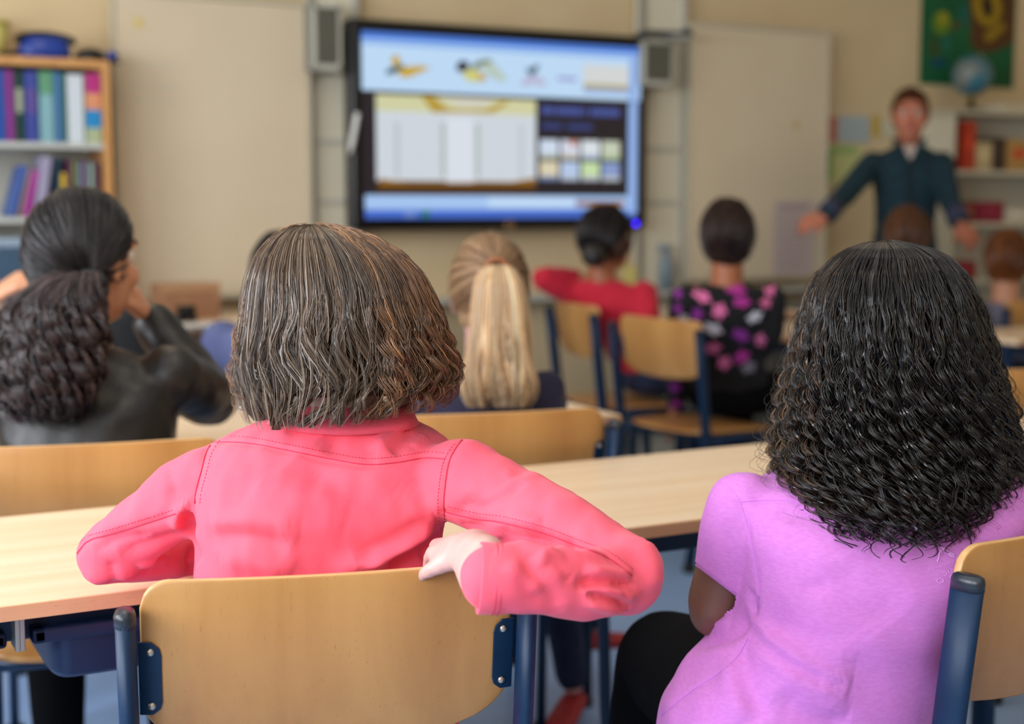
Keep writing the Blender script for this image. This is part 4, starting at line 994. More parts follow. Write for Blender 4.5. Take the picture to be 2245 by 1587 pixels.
seams = {
    'yoke_seam': [(466, 969), (540, 971), (620, 985), (720, 1005), (800, 1018), (870, 1014), (930, 1004), (976, 1006)],
    'armhole_seam': [(472, 960), (452, 992), (442, 1030), (430, 1074), (426, 1104)],
    'armhole_seam.001': [(1036, 942), (1012, 965), (987, 1005), (976, 1060), (973, 1120), (981, 1160), (994, 1186)],
    'sleeve_seam': [(385, 1126), (333, 1143), (259, 1166), (198, 1184), (176, 1204), (160, 1230)],
    'sleeve_seam.001': [(974, 1121), (1040, 1137), (1100, 1145), (1190, 1168), (1270, 1198), (1330, 1222), (1385, 1262)],
}
items = [(p, -.0022, .0042, 1) for p in seams.values()]
items += [
    # upper right sleeve wrinkles
    ([(1162, 1022), (1110, 1045), (1050, 1085), (1000, 1130)], -.006, .010), ([(1150, 1052), (1100, 1085), (1030, 1125)], -.005, .008),
    ([(1130, 1030), (1080, 1062), (1025, 1098)], .005, .010), ([(1010, 1150), (1070, 1160), (1150, 1165)], -.006, .010),
    ([(1000, 1180), (1060, 1165), (1130, 1150), (1190, 1150)], .005, .012), ([(1050, 1195), (1160, 1185), (1280, 1215)], -.010, .010),
    ([(1200, 1185), (1260, 1215), (1330, 1218)], .005, .010), ([(1080, 1178), (1160, 1200), (1240, 1222)], .004, .010),
    # elbow folds
    ([(1262, 1282), (1320, 1276), (1392, 1284)], -.009, .007), ([(1285, 1300), (1335, 1312), (1380, 1332)], -.006, .006), ([(1272, 1290), (1340, 1296), (1398, 1312)], .006, .007),
    ([(1275, 1315), (1330, 1330), (1384, 1334)], .005, .007), ([(1250, 1275), (1225, 1250), (1185, 1232)], -.006, .008), ([(1180, 1214), (1205, 1240), (1250, 1270)], .006, .008),
    ([(1150, 1215), (1165, 1250), (1200, 1290), (1230, 1330)], -.004, .008), ([(1130, 1260), (1180, 1310), (1230, 1345)], -.003, .008), ([(1110, 1230), (1140, 1262), (1190, 1300)], .003, .010),
    ([(1280, 1250), (1330, 1262), (1390, 1268)], .006, .010), ([(1400, 1180), (1430, 1230), (1430, 1300)], .004, .02),
    # back folds running to the right armpit
    ([(965, 1105), (900, 1160), (820, 1215), (740, 1258)], .007, .016), ([(950, 1160), (880, 1200), (790, 1245)], .006, .013), ([(940, 1130), (860, 1185), (780, 1228)], -.007, .012),
    ([(955, 1190), (900, 1222), (840, 1250)], -.008, .012), ([(975, 1160), (948, 1205), (938, 1240)], -.008, .010), ([(640, 1010), (760, 1070), (840, 1085), (930, 1050)], -.0045, .024),
    ([(460, 1150), (560, 1148), (660, 1160)], .004, .016), ([(450, 1180), (540, 1172), (640, 1190)], -.004, .014), ([(480, 1225), (560, 1230), (640, 1262)], .004, .018), ([(560, 1060), (640, 1110), (760, 1140)], .003, .03),
    ([(700, 960), (760, 985), (830, 990)], -.003, .02), ([(880, 935), (850, 960), (820, 985)], .004, .012), ([(905, 945), (880, 970), (860, 995)], -.004, .010), ([(930, 955), (905, 980)], .003, .010),
    # left arm
    ([(428, 1105), (405, 1112), (392, 1130), (390, 1160)], .010, .010), ([(426, 1120), (415, 1150), (420, 1180)], -.007, .012), ([(375, 1000), (372, 1040), (384, 1090)], -.003, .010),
    ([(330, 1178), (270, 1180), (205, 1200)], -.006, .010), ([(400, 1170), (330, 1195), (260, 1212)], -.006, .011), ([(180, 1260), (240, 1262), (300, 1250)], .005, .014), ([(240, 1228), (250, 1262), (230, 1276)], -.004, .007), ([(440, 1200), (420, 1230), (430, 1270)], -.006, .012),
    ([(330, 1240), (290, 1262), (250, 1270)], -.004, .008), ([(370, 1215), (300, 1240)], .004, .008)]
strokes(jme, [(q[0], q[1] * ((1.9 if q[2] >= .012 else 1.45) if len(q) == 3 else 1), q[2] * (.9 if len(q) == 3 else 1)) + tuple(q[3:]) for q in items])
co = getv(jme); no = getn(jme); setv(jme, co + no * (noise3(co, 45, 3) * .0016 + noise3(co, 120, 4) * .0006)[:, None])
jtree = bvh(jme)
jorg = base
jo_me = jme.copy(); jo_me.transform(Matrix.Translation(-Vector(base))); JACKET = link('jacket', jo_me, M['pink'], PINK, True)
for nm, pl in seams.items(): thread(jtree, pl, .00075, 'seam', M['pinkseam'], JACKET, base)
# stitch rows beside the seams
def stitches(tree, pl, off, name, m_, parent, org, step=7, L=.0024, r=.00045):
    pts, nn = project(tree, [(x + off[0], y + off[1]) for x, y in pl], step)
    mb = MB()
    for i in range(1, len(pts) - 1):
        t = nrm(pts[i + 1] - pts[i - 1]); c = pts[i] + nn[i] * .0003; mb.tube([c - t * L / 2, c + t * L / 2], r, 4)
    if mb.v: mb.build(name, m_, parent, org, True)
stitches(jtree, seams['yoke_seam'], (0, -13), 'topstitch', M['pinkseam'], JACKET, base)
stitches(jtree, seams['armhole_seam.001'], (-13, 4), 'topstitch', M['pinkseam'], JACKET, base)
stitches(jtree, seams['armhole_seam'], (12, 2), 'topstitch', M['pinkseam'], JACKET, base)
stitches(jtree, seams['sleeve_seam.001'], (5, -12), 'topstitch', M['pinkseam'], JACKET, base)
stitches(jtree, seams['sleeve_seam'], (-4, -9), 'topstitch', M['pinkseam'], JACKET, base)
# cuff of the right sleeve: open flared band over the forearm end
cd = nrm(Rw - P(1180, 1274, 1.43)); ca = nrm(np.cross(cd, ZU)); cb = nrm(np.cross(ca, cd)); cc = P(1092, 1269, 1.423)
def ringat(c, r, rb, n=40): return [c + ca * r * math.cos(a) + cb * rb * math.sin(a) for a in np.linspace(0, 2 * math.pi, n, endpoint=False)]
rr = 80 * 1.42 / F
cuff = MB(); cuff.loft([ringat(cc - cd * .012, rr * .86, rr * .94), ringat(cc, rr * .92, rr * .98), ringat(cc + cd * .018, rr * .95, rr * 1.0), ringat(cc + cd * .0195, rr * .93, rr * .985), ringat(cc + cd * .017, rr * .86, rr * .90), ringat(cc - cd * .02, rr * .80, rr * .85)], caps=False)
CUFF = cuff.build('cuff', M['pink'], JACKET, base, True)
for off in (.004, -.001):
    st = MB(); ring = ringat(cc + cd * off, rr * .955, rr * 1.005, 64)
    for i in range(0, 64):
        t = nrm(ring[(i + 1) % 64] - ring[i]); st.tube([ring[i] - t * .001, ring[i] + t * .0012], .00045, 4)
    st.build('cuff_stitch', M['pinkseam'], CUFF, base, True)
# collar
cl = MB(); rows = []
colpts = [(612, 912, 1.69, 14), (660, 925, 1.672, 16), (740, 932, 1.666, 17), (820, 928, 1.672, 18), (872, 918, 1.69, 22), (888, 903, 1.73, 24), (860, 885, 1.78, 22)]
path = resample([P(x, y, z) for x, y, z, h in colpts], .008); hs_ = np.interp(np.linspace(0, 1, len(path)), np.linspace(0, 1, len(colpts)), [h for *_, h in colpts]) * 1.66 / F
cenN = P(748, 905, 1.735); rings = []
for p, h in zip(path, hs_):
    o = nrm((p - cenN) * V(1, 1, 0)); rings.append([p + ZU * h + o * -.004, p + ZU * h + o * .002, p - ZU * h * .2 + o * .012, p - ZU * h + o * .017, p - ZU * h + o * .011, p - ZU * h * .2 + o * .006])
cl.loft(rings).build('collar', M['pink'], JACKET, base, True)
# zip hanging at the hem, right side below the chair back
zp = [P(1072, 1520, 1.70), P(1064, 1548, 1.70), P(1058, 1575, 1.70), P(1056, 1610, 1.70)]
# body: head, neck, arms, hand on the chair back, legs
pb_ = MB(); HC = P(752, 700, 1.755); pf = nrm(dirv(34) + V(0, 0, -.05)); headshape(pb_, HC, pf, ZU, .94)
pb_.limb([HC - ZU * .05, P(748, 915, 1.74)], [.050, .052])
pb_.ell([jrow(1600, 715, 240, 1.74, .09), jrow(1290, 700, 225, 1.72, .088), jrow(1060, 715, 230, 1.715, .085), jrow(965, 728, 200, 1.725, .065), jrow(910, 748, 80, 1.735, .045)])
pb_.limb([Ls, Le, Lw + ZU * .006], [.026, .022, .02]); pb_.limb([Rs, Re, P(1180, 1274, 1.43), Rw], [.028, .022, .020, .026])
hand(pb_, Lw + ZU * .006, nrm(P(640, 1158, 1.975) - Lw), ZU, .92, -1, .06)
wr = P(1040, 1212, 1.50)
pb_.limb([Rw, wr], [.029, .027])
hd = nrm(P(950, 1186, 1.65) - wr); hand(pb_, wr, hd, nrm(nrm(EO - wr) * .6 + ZU), .90, 1, .55, .02)
pb_.limb([P(1064, 1252, 1.44), P(1040, 1234, 1.47), P(996, 1204, 1.535), P(960, 1200, 1.60)], [.024, .021, .0145, .012]); pb_.limb([P(1064, 1216, 1.45), P(1012, 1208, 1.52), P(968, 1212, 1.59)], [.022, .021, .016])
pfw = dirv(18); prt = np.cross(pfw, ZU); pel = V(base[0], base[1], .55)
KN = {}
for q in (-1, 1):
    H = pel + prt * q * .08; Kn = H + pfw * .36 + prt * q * .02; Kn[2] = .51; An = V(Kn[0], Kn[1], .08) - pfw * .06; KN[q] = (H, Kn, An)
    pb_.limb([H, Kn, An], [.06, .042, .032])
pbm = remesh(pb_, .006, 4); pbm.transform(Matrix.Translation(-Vector(base))); link('body', pbm, M['skinp'], PINK, True)
tr_ = MB()
for q in (-1, 1):
    H, Kn, An = KN[q]; tr_.limb([H, (H + Kn) / 2, Kn, (Kn + An) / 2, An], [.084, .076, .058, .05, .042])
    sh = MB(); foot(sh, V(An[0], An[1], 0), pfw, .95); me = remesh(sh, .006, 3); me.transform(Matrix.Translation(-Vector(base))); link('shoe', me, flat('shoe_white', (210, 206, 204), .6), PINK, True)
tr_.ball(pel, V(.13, .11, .09), 20, 12, np.stack([prt, pfw, ZU], axis=1)); me = remesh(tr_, .009, 6); me.transform(Matrix.Translation(-Vector(base))); link('trousers', me, M['jeans'], PINK, True)
face(PINK, base, HC, pf, ZU, .94, M['lips'], flat('brow_brown', (80, 56, 40), .7))
# jacket hem flap with zip (below the chair back)
# hair -------------------------------------------------------------
Htab = [(492, 672, 700, .010, .03), (497, 640, 742, .040, .028), (508, 612, 790, .065, .02), (525, 590, 832, .083, .012), (560, 564, 888, .100, .004), (600, 550, 925, .110, 0), (650, 540, 950, .116, 0), (700, 533, 966, .118, 0), (750, 527, 980, .118, 0), (800, 524, 990, .116, 0), (850, 526, 986, .114, -.004), (890, 534, 958, .112, -.012), (920, 545, 925, .110, -.018), (950, 560, 890, .106, -.022)]
ZH = 1.735
def wavep(S, PHI, cph, camp):
    right = np.clip((PHI - .15) / .7, 0, 1); left = np.clip((-PHI - .5) / .5, 0, 1)
    g = np.clip((S - .28) / .5, 0, 1) ** 1.15
    ph0 = PHI * 1.6 + cph * .5
    lat = g * (30 * (.8 + .2 * camp) * (1 - left * .75)) * np.sin(S * (17 + 9 * right) + ph0) + g * right * 8 * np.sin(S * 34 + cph)
    rad_ = g * (8 + 14 * right) * camp * np.cos(S * (17 + 11 * right) + ph0 + .7)
    # tips swing left / under
    e = np.clip((S - .78) / .2, 0, 1) ** 1.5
    lat = lat - e * 26 * (1 - right) * (1 - left) + e * right * 14 * np.sin(cph)
    rad_ = rad_ - e * 24
    return lat, rad_
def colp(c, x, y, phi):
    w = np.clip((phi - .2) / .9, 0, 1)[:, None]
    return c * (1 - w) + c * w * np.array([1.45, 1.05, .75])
endp = (np.array([-2.5, -1.6, -1.0, -.4, .1, .5, .9, 1.4, 2.5]), np.array([.92, .95, .985, .985, .97, .95, .90, .86, .84]))
pal = [(86, 67, 52), (102, 80, 62), (70, 54, 42), (124, 97, 72), (56, 43, 34)]
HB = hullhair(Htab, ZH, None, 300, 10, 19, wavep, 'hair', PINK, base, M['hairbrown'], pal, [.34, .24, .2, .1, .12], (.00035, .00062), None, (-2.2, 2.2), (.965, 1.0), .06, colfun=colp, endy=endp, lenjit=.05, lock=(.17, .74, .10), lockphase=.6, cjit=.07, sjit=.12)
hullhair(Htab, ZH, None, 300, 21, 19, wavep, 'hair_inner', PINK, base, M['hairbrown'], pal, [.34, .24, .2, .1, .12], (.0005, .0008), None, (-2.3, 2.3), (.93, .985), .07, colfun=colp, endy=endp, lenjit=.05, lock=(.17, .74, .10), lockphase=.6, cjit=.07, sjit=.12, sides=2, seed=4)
hullshell(Htab, ZH, .92, 'hair_underlayer', PINK, base, M['hairroot'], (40, 31, 25), 880)
# loose flyaway strands
def wavef(S, PHI, cph, camp): g = S; return 26 * g * np.sin(S * 9 * camp + cph * 3), 30 * g * camp * np.abs(np.sin(S * 6 + cph))
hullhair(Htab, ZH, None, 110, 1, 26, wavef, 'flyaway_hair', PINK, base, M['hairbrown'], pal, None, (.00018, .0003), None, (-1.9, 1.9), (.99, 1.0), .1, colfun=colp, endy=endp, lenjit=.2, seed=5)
def wavet(S, PHI, cph, camp):
    g = np.clip((S - .35) / .4, 0, 1); return 9 * g * np.sin(S * 17 + cph), 6 * g * np.cos(S * 15 + cph)
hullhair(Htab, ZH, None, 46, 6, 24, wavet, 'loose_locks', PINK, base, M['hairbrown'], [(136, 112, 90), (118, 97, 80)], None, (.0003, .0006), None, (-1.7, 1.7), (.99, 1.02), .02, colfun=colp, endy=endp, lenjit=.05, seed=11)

def waver(S, PHI, cph, camp):
    g = np.clip((S - .35) / .35, 0, 1); a = S * 42 + cph * 4
    return 17 * g * camp * np.sin(a) + 8 * g * np.sin(cph * 5), 15 * g * camp * np.cos(a) + 12 * g, 5 * np.sin(a + 1)
endr = (np.array([.3, .9, 2.0]), np.array([.93, .90, .84]))
hullhair(Htab, ZH, None, 34, 9, 38, waver, 'side_curls', PINK, base, M['hairbrown'], [(140, 98, 66), (118, 84, 58), (96, 68, 50), (168, 122, 82)], None, (.00035, .0006), None, (.45, 1.75), (.96, 1.0), .05, endy=endr, lenjit=.14, seed=14, cjit=.12)
hullhair(Htab, ZH, None, 10, 9, 30, waver, 'side_curls', PINK, base, M['hairbrown'], [(150, 108, 74), (118, 84, 58)], None, (.0003, .0005), None, (-2.0, -1.45), (.97, 1.0), .05, endy=(np.array([-2, -1.4]), np.array([.88, .9])), lenjit=.16, seed=15, cjit=.12)
# ================================================================== lilac shirt pupil
def PL(px, py, z): return P(px, py, z + .05)
base2 = V(*PL(1830, 1500, 1.72)); base2[2] = 0
LIL = thing('person', 'pupil in a lilac T-shirt with long black curly hair', 'person', base2)
ts = MB(); ax2 = nrm(CR + fh * .12)
dp2 = nrm(np.cross(ZU, ax2))
def lrow(y, cx, a, z, b, ry=0): return (PL(cx, y, z), (ax2 * a + CU * ry) * (z + .05) / F, dp2 * b)
ts.ell([lrow(1680, 1735, 310, 1.70, .135, 10), lrow(1600, 1740, 300, 1.69, .135, 10), lrow(1530, 1752, 300, 1.68, .13, 12), lrow(1470, 1778, 292, 1.675, .126, 14), lrow(1400, 1815, 262, 1.67, .122, 10), lrow(1330, 1862, 250, 1.665, .124, 8), lrow(1250, 1905, 286, 1.665, .126, 5), lrow(1170, 1930, 318, 1.67, .122), lrow(1110, 1945, 330, 1.68, .112), lrow(1065, 1952, 318, 1.695, .094), lrow(1030, 1955, 262, 1.71, .076), lrow(1000, 1957, 170, 1.72, .060)], 44, 2.4)
v = 1.71 / F
L2s, L2e = PL(1632, 1120, 1.68), PL(1556, 1322, 1.70)
ts.limb([L2s, PL(1616, 1180, 1.685), PL(1602, 1235, 1.69), PL(1594, 1268, 1.693)], [90 * v, 88 * v, 84 * v, 81 * v])
ts.limb([PL(1600, 1490, 1.70), PL(1560, 1560, 1.70)], [105 * v, 112 * v]);
R2s, R2e = PL(2272, 1120, 1.725), PL(2330, 1360, 1.79)
ts.limb([R2s, PL(2300, 1220, 1.745)], [88 * v, 84 * v])
tme = remesh(ts, .0066, 6, 1)
lseams = {'sleeve_seam': [(1600, 1068), (1622, 1100), (1640, 1160), (1655, 1230), (1664, 1300), (1660, 1346)], 'shoulder_seam': [(1620, 1100), (1680, 1096), (1730, 1097), (1765, 1104)],
          'side_seam': [(1640, 1398), (1615, 1440), (1570, 1480), (1520, 1512), (1450, 1568)]}
li = [(lseams['sleeve_seam'], -.0015, .004, 1), (lseams['shoulder_seam'], -.0012, .004, 1), (lseams['side_seam'], -.0022, .004, 1)]
li += [([(1648, 1352), (1672, 1392), (1730, 1440), (1800, 1478), (1870, 1490)], .010, .011), ([(1640, 1370), (1690, 1425), (1760, 1470), (1850, 1508)], -.010, .009), ([(1660, 1400), (1700, 1450), (1770, 1492), (1860, 1520)], .007, .010),
       ([(1700, 1380), (1780, 1418), (1880, 1428)], .004, .016), ([(1690, 1350), (1770, 1400), (1880, 1410)], -.004, .014), ([(1640, 1400), (1630, 1450), (1650, 1530), (1680, 1580)], -.006, .012),
       ([(1600, 1440), (1605, 1500), (1640, 1580)], .005, .014), ([(1480, 1400), (1520, 1378), (1600, 1368)], .006, .010), ([(1530, 1420), (1600, 1392), (1645, 1350)], -.008, .012), ([(1750, 1292), (1790, 1288), (1820, 1278)], -.002, .008),
       ([(1850, 1220), (1900, 1300), (1950, 1370)], -.003, .03), ([(1700, 1120), (1760, 1135), (1830, 1160)], -.003, .014), ([(1660, 1350), (1648, 1320), (1650, 1290)], -.006, .008),
       ([(1500, 1450), (1540, 1430), (1600, 1420)], .004, .014), ([(1690, 1480), (1760, 1530), (1860, 1560)], .005, .016), ([(1700, 1520), (1780, 1570), (1860, 1590)], -.005, .014)]
strokes(tme, [(q[0], q[1] * (1.25 if len(q) == 3 else 1), q[2] * (1.1 if len(q) == 3 else 1)) + tuple(q[3:]) for q in li])
co = getv(tme); no = getn(tme); setv(tme, co + no * (noise3(co, 40, 13) * .0014)[:, None])
hc = PL(1592, 1283, 1.69); hdv = nrm(-CR * .60 - CU * .78 - fh * .05)
bmx = bmesh.new(); bmx.from_mesh(tme); kill = []
def on_sleeve(p, n):
    q = np.array(p) - hc; al = q @ hdv; rd = q - hdv * al
    return -.02 < al < .045 and np.linalg.norm(np.array(p) - PL(1594, 1268, 1.693)) < .0475
fs = [f for f in bmx.faces if on_sleeve(f.calc_center_median(), f.normal)]
geo = list({e for f in fs for e in f.edges}) + list({w for f in fs for w in f.verts}) + fs
bmesh.ops.bisect_plane(bmx, geom=geo, plane_co=Vector(hc), plane_no=Vector(hdv), clear_outer=False, clear_inner=False)
bmx.normal_update()
dead = [f for f in bmx.faces if on_sleeve(f.calc_center_median(), f.normal) and (np.array(f.calc_center_median()) - hc) @ hdv > 0]
bmesh.ops.delete(bmx, geom=dead, context='FACES')
nlx = [1765, 1800, 1850, 1900, 1950, 2000, 2050, 2100, 2150, 2185]; nly = [1106, 1118, 1128, 1138, 1146, 1147, 1142, 1130, 1112, 1095]
for vv in bmx.verts:
    q = np.array(vv.co) - EO; zc = q @ FW; ux = CX + F * (q @ CR) / zc; uy = CY - F * (q @ CU) / zc
    if zc < 1.78 and 1765 < ux < 2185 and uy < np.interp(ux, nlx, nly) - 2 and uy > 900: kill.append(vv)
kill = list(set(kill)); bmesh.ops.delete(bmx, geom=kill, context='VERTS'); bmx.to_mesh(tme); bmx.free()
ttree = bvh(tme); t2 = tme.copy(); t2.transform(Matrix.Translation(-Vector(base2))); SHIRT = link('t_shirt', t2, M['lilac'], LIL, True)
for nm, pl in lseams.items(): thread(ttree, pl, .0006, 'seam', M['lilacseam'], SHIRT, base2)
# sleeve hem ring
ha = nrm(np.cross(hdv, fh)); hb = np.cross(ha, hdv); r9 = 82 * v
def hring(c, r): return [c + ha * r * math.cos(a) + hb * r * .92 * math.sin(a) for a in np.linspace(0, 2 * math.pi, 36, endpoint=False)]
hm = MB(); hm.loft([hring(hc - hdv * .014, r9 * 1.0), hring(hc - hdv * .002, r9 * 1.015), hring(hc + hdv * .004, r9 * 1.0), hring(hc + hdv * .003, r9 * .95), hring(hc - hdv * .015, r9 * .93)], caps=False); hm.build('sleeve_hem', M['lilac'], SHIRT, base2, True)
# neckline band
nl = [(1765, 1106), (1800, 1118), (1850, 1128), (1900, 1138), (1950, 1146), (2000, 1147), (2050, 1142), (2100, 1130), (2150, 1112), (2185, 1095)]
pts, nn = project(ttree, [(x, y + 4) for x, y in nl], 6)
nbm = MB()
if len(pts) > 3:
    nbm.loft([[p + n * .0015 + w * .004, p + n * .0022, p + n * .0015 - w * .004, p - n * .001] for p, n, w in [(p, n, nrm(np.cross(n, nrm(pts[min(i + 1, len(pts) - 1)] - pts[max(i - 1, 0)])))) for i, (p, n) in enumerate(zip(pts, nn))]]).build('neck_band', M['lilac'], SHIRT, base2, True)
# skin seen inside the scooped neckline
pol = [(1770, 1100), (1830, 1060), (1960, 1030), (2100, 1050), (2185, 1092)] ; 
def patch(tree, poly_top, poly_bot, n, m, name, m_, parent, org, lift):
    a = resample([np.array(p, float) for p in poly_top], 4); b = resample([np.array(p, float) for p in poly_bot], 4)
    a = [a[int(i)] for i in np.linspace(0, len(a) - 1, n)]; b = [b[int(i)] for i in np.linspace(0, len(b) - 1, n)]
    vs = []; ok = True
    for i in range(n):
        for j in range(m):
            q = a[i] * (1 - j / (m - 1)) + b[i] * j / (m - 1); h, nn_ = hit(tree, *q)
            if h is None: h = vs[-1]; nn_ = V(0, 0, 0)
            vs.append(h + nn_ * lift)
    fs = [(i * m + j, i * m + j + 1, (i + 1) * m + j + 1, (i + 1) * m + j) for i in range(n - 1) for j in range(m - 1)]
    return MB().add(vs, fs).build(name, m_, parent, org, True)
# faint washed print below the neckline (mirrored: seen from the inside-out side)
FA = nrm(V(1, 0, 0))
def print_text(txt, px, py, size, ang, name, wide=1.0):
    cu = bpy.data.curves.new('txt', 'FONT'); cu.body = txt; cu.size = 1; cu.align_x = 'CENTER'; cu.align_y = 'CENTER'; cu.space_character = 1.25
    ob = bpy.data.objects.new('txt', cu); COL.objects.link(ob); dg = bpy.context.evaluated_depsgraph_get()
    me = bpy.data.meshes.new_from_object(ob.evaluated_get(dg)); bpy.data.objects.remove(ob)
    vs = []
    for q in me.vertices:
        x, y = -q.co.x * size * wide, -q.co.y * size
        X = px + x * math.cos(ang) - y * math.sin(ang); Y = py + x * math.sin(ang) + y * math.cos(ang)
        h, n = hit(ttree, X, Y)
        if h is None: return
        vs.append(h + n * .0006)
    MB().add(vs, [tuple(p.vertices) for p in me.polygons]).build(name, M['lilacprint'], SHIRT, base2)
print_text('BASIC', 2088, 1251, 13, -.36, 'print_word', 1.15)
def print_line(pl, r, name):
    pts, nn = project(ttree, pl, 3)
    if len(pts) > 2: MB().tube([p + n * .0004 for p, n in zip(pts, nn)], r, 5).build(name, M['lilacprint'], SHIRT, base2, True)
for q in range(9): print_line([(2036 + q * 8.6, 1250 - q * 2.7), (2038 + q * 8.6, 1248 - q * 2.7), (2040 + q * 8.6, 1249 - q * 2.7)], .0003, 'print_mark')
print_line([(2084, 1199), (2068, 1204), (2060, 1212), (2058, 1222), (2055, 1231)], .0009, 'print_ribbon')
print_line([(2062, 1198), (2072, 1206), (2084, 1213), (2092, 1217), (2091, 1220), (2084, 1218), (2074, 1208)], .0009, 'print_ribbon')
print_line([(2061 + 7 * math.cos(a), 1273 + 5 * math.sin(a)) for a in np.linspace(0, 6.4, 16)], .0004, 'print_ring')
print_line([(2088 + 5 * math.cos(a), 1264 + 4 * math.sin(a)) for a in np.linspace(0, 6.4, 14)], .0004, 'print_ring')
# body
b2 = MB(); HC2 = PL(1962, 800, 1.735); lf = dirv(24); headshape(b2, HC2, lf, ZU, .98)
b2.limb([HC2 - ZU * .05, PL(1960, 1040, 1.715)], [.056, .060])
b2.ell([lrow(1600, 1740, 250, 1.70, .11), lrow(1400, 1815, 215, 1.68, .10), lrow(1250, 1905, 240, 1.675, .105), lrow(1150, 1935, 300, 1.672, .112), lrow(1110, 1945, 305, 1.68, .106), lrow(1065, 1952, 285, 1.695, .090), lrow(1030, 1955, 230, 1.71, .072), lrow(990, 1958, 110, 1.715, .06)])
ew = PL(1700, 1400, 1.84)
b2.limb([L2s, PL(1600, 1240, 1.69), PL(1572, 1318, 1.70), PL(1568, 1340, 1.71)], [76 * v, 74 * v, 68 * v, 62 * v]); b2.limb([PL(1568, 1340, 1.71), PL(1640, 1372, 1.79), ew], [60 * v, 56 * v, 40 * v])
hand(b2, ew, nrm(PL(1800, 1390, 1.88) - ew), ZU, 1.0, -1, .4)
b2.limb([R2s, R2e, PL(2150, 1400, 1.90)], [74 * v, 62 * v, 42 * v]); hand(b2, PL(2150, 1400, 1.90), -CR + fh * .2, ZU, 1.0, 1, .4)
k1 = PL(1462, 1452, 2.02); k2 = PL(1700, 1470, 2.12); h1 = PL(1660, 1560, 1.70); h2 = PL(1850, 1555, 1.70)
a1 = V(*PL(1260, 1700, 1.95)); a1[2] = .08; a2 = V(k2[0] + .05, k2[1] - .02, .08)
a1 = V(k1[0] - .15, k1[1] - .10, .08)
for q in ((h1, k1, a1), (h2, k2, a2)): b2.limb(q, [.07, .048, .034])
me = remesh(b2, .0072, 5); me.transform(Matrix.Translation(-Vector(base2))); link('body', me, M['skind'], LIL, True)
t3 = MB(); t3.limb([h1, (h1 + k1) / 2, k1, (k1 + a1) / 2, a1 + ZU * .03], [.098, .090, .076, .062, .046]); t3.limb([h2, (h2 + k2) / 2, k2, (k2 + a2) / 2, a2 + ZU * .03], [.10, .088, .066, .058, .046])
t3.ball((h1 + h2) / 2, V(.16, .13, .10), 20, 12)
me = remesh(t3, .008, 7); me.transform(Matrix.Translation(-Vector(base2))); link('trousers', me, M['pantsblk'], LIL, True)
for a_ in (a1, a2):
    sh = MB(); foot(sh, V(a_[0], a_[1], 0), dirv(10), 1.0); me = remesh(sh, .006, 3); me.transform(Matrix.Translation(-Vector(base2))); link('shoe', me, flat('shoe_black', (24, 24, 28), .5), LIL, True)
face(LIL, base2, HC2, lf, ZU, .98, M['lips'], flat('brow_black', (24, 18, 16), .7))
# hair: big curly volume
Ctab = [(527, 1925, 1958, .012, .03), (533, 1890, 2000, .045, .025), (545, 1856, 2046, .07, .018), (565, 1824, 2086, .09, .01), (600, 1790, 2118, .105, .004), (650, 1765, 2146, .118, 0), (700, 1748, 2166, .126, 0), (750, 1736, 2182, .132, 0), (800, 1724, 2196, .136, 0), (850, 1713, 2210, .138, -.004), (900, 1703, 2224, .138, -.01), (950, 1694, 2236, .136, -.014), (1000, 1692, 2246, .132, -.030), (1050, 1704, 2242, .126, -.050), (1100, 1742, 2218, .118, -.075), (1150, 1784, 2176, .110, -.097), (1200, 1830, 2130, .105, -.108), (1240, 1870, 2090, .10, -.110)]
ZH2 = 1.785
def wavec(S, PHI, cph, camp):
    g = np.clip((S - .06) / .40, 0, 1) ** .9; g2 = np.clip((S - .35) / .4, 0, 1)
    fr = 38 + 26 * g2 ; ph0 = cph * 5
    amp = (6 + 12 * g2) * g * camp
    a = S * (42 + 5 * np.sin(cph * 2)) + 22 * S * S + ph0
    lat = amp * np.sin(a) + 14 * g * np.sin(S * 7 + cph * 7)
    rad_ = amp * np.cos(a) + 4 * g * np.sin(S * 11 + cph * 3)
    return lat, rad_, amp * .25 * np.sin(a * 1.0 + 1)
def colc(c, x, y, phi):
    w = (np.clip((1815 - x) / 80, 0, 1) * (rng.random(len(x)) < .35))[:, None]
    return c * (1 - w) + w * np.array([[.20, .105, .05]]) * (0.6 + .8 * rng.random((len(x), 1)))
endc = (np.array([-2.5, -1.5, -1.0, -.6, -.2, .1, .4, .9, 1.4, 2.5]), np.array([.82, .84, .88, .91, .925, .935, .93, .91, .87, .84]))
palc = [(20, 17, 17), (27, 22, 22), (15, 13, 13), (58, 42, 33), (84, 58, 40)]
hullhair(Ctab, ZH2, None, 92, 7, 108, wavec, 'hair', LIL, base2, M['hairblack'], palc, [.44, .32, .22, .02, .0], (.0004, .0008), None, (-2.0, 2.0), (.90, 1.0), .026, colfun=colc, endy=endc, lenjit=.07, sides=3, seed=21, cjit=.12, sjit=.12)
hullhair(Ctab, ZH2, None, 200, 6, 102, wavec, 'hair_curls', LIL, base2, M['hairblack'], palc, [.44, .32, .22, .02, .0], (.0006, .0010), None, (-2.4, 2.4), (.80, .95), .035, colfun=colc, endy=endc, lenjit=.09, sides=2, seed=22)
def wavecf(S, PHI, cph, camp):
    l, r, z = wavec(S, PHI, cph, camp * 1.5); g = np.clip(S * 1.5, 0, 1); return l * 1.3 + 10 * g * np.sin(cph * 9), r * 1.2 + 20 * g * camp * np.abs(np.sin(cph * 4)), z
hullhair(Ctab, ZH2, None, 90, 1, 84, wavecf, 'flyaway_hair', LIL, base2, M['hairblack'], [(44, 32, 26), (26, 21, 20), (70, 48, 32)], None, (.00018, .0003), None, (-2.0, 2.0), (.98, 1.0), .1, endy=endc, lenjit=.2, seed=23)
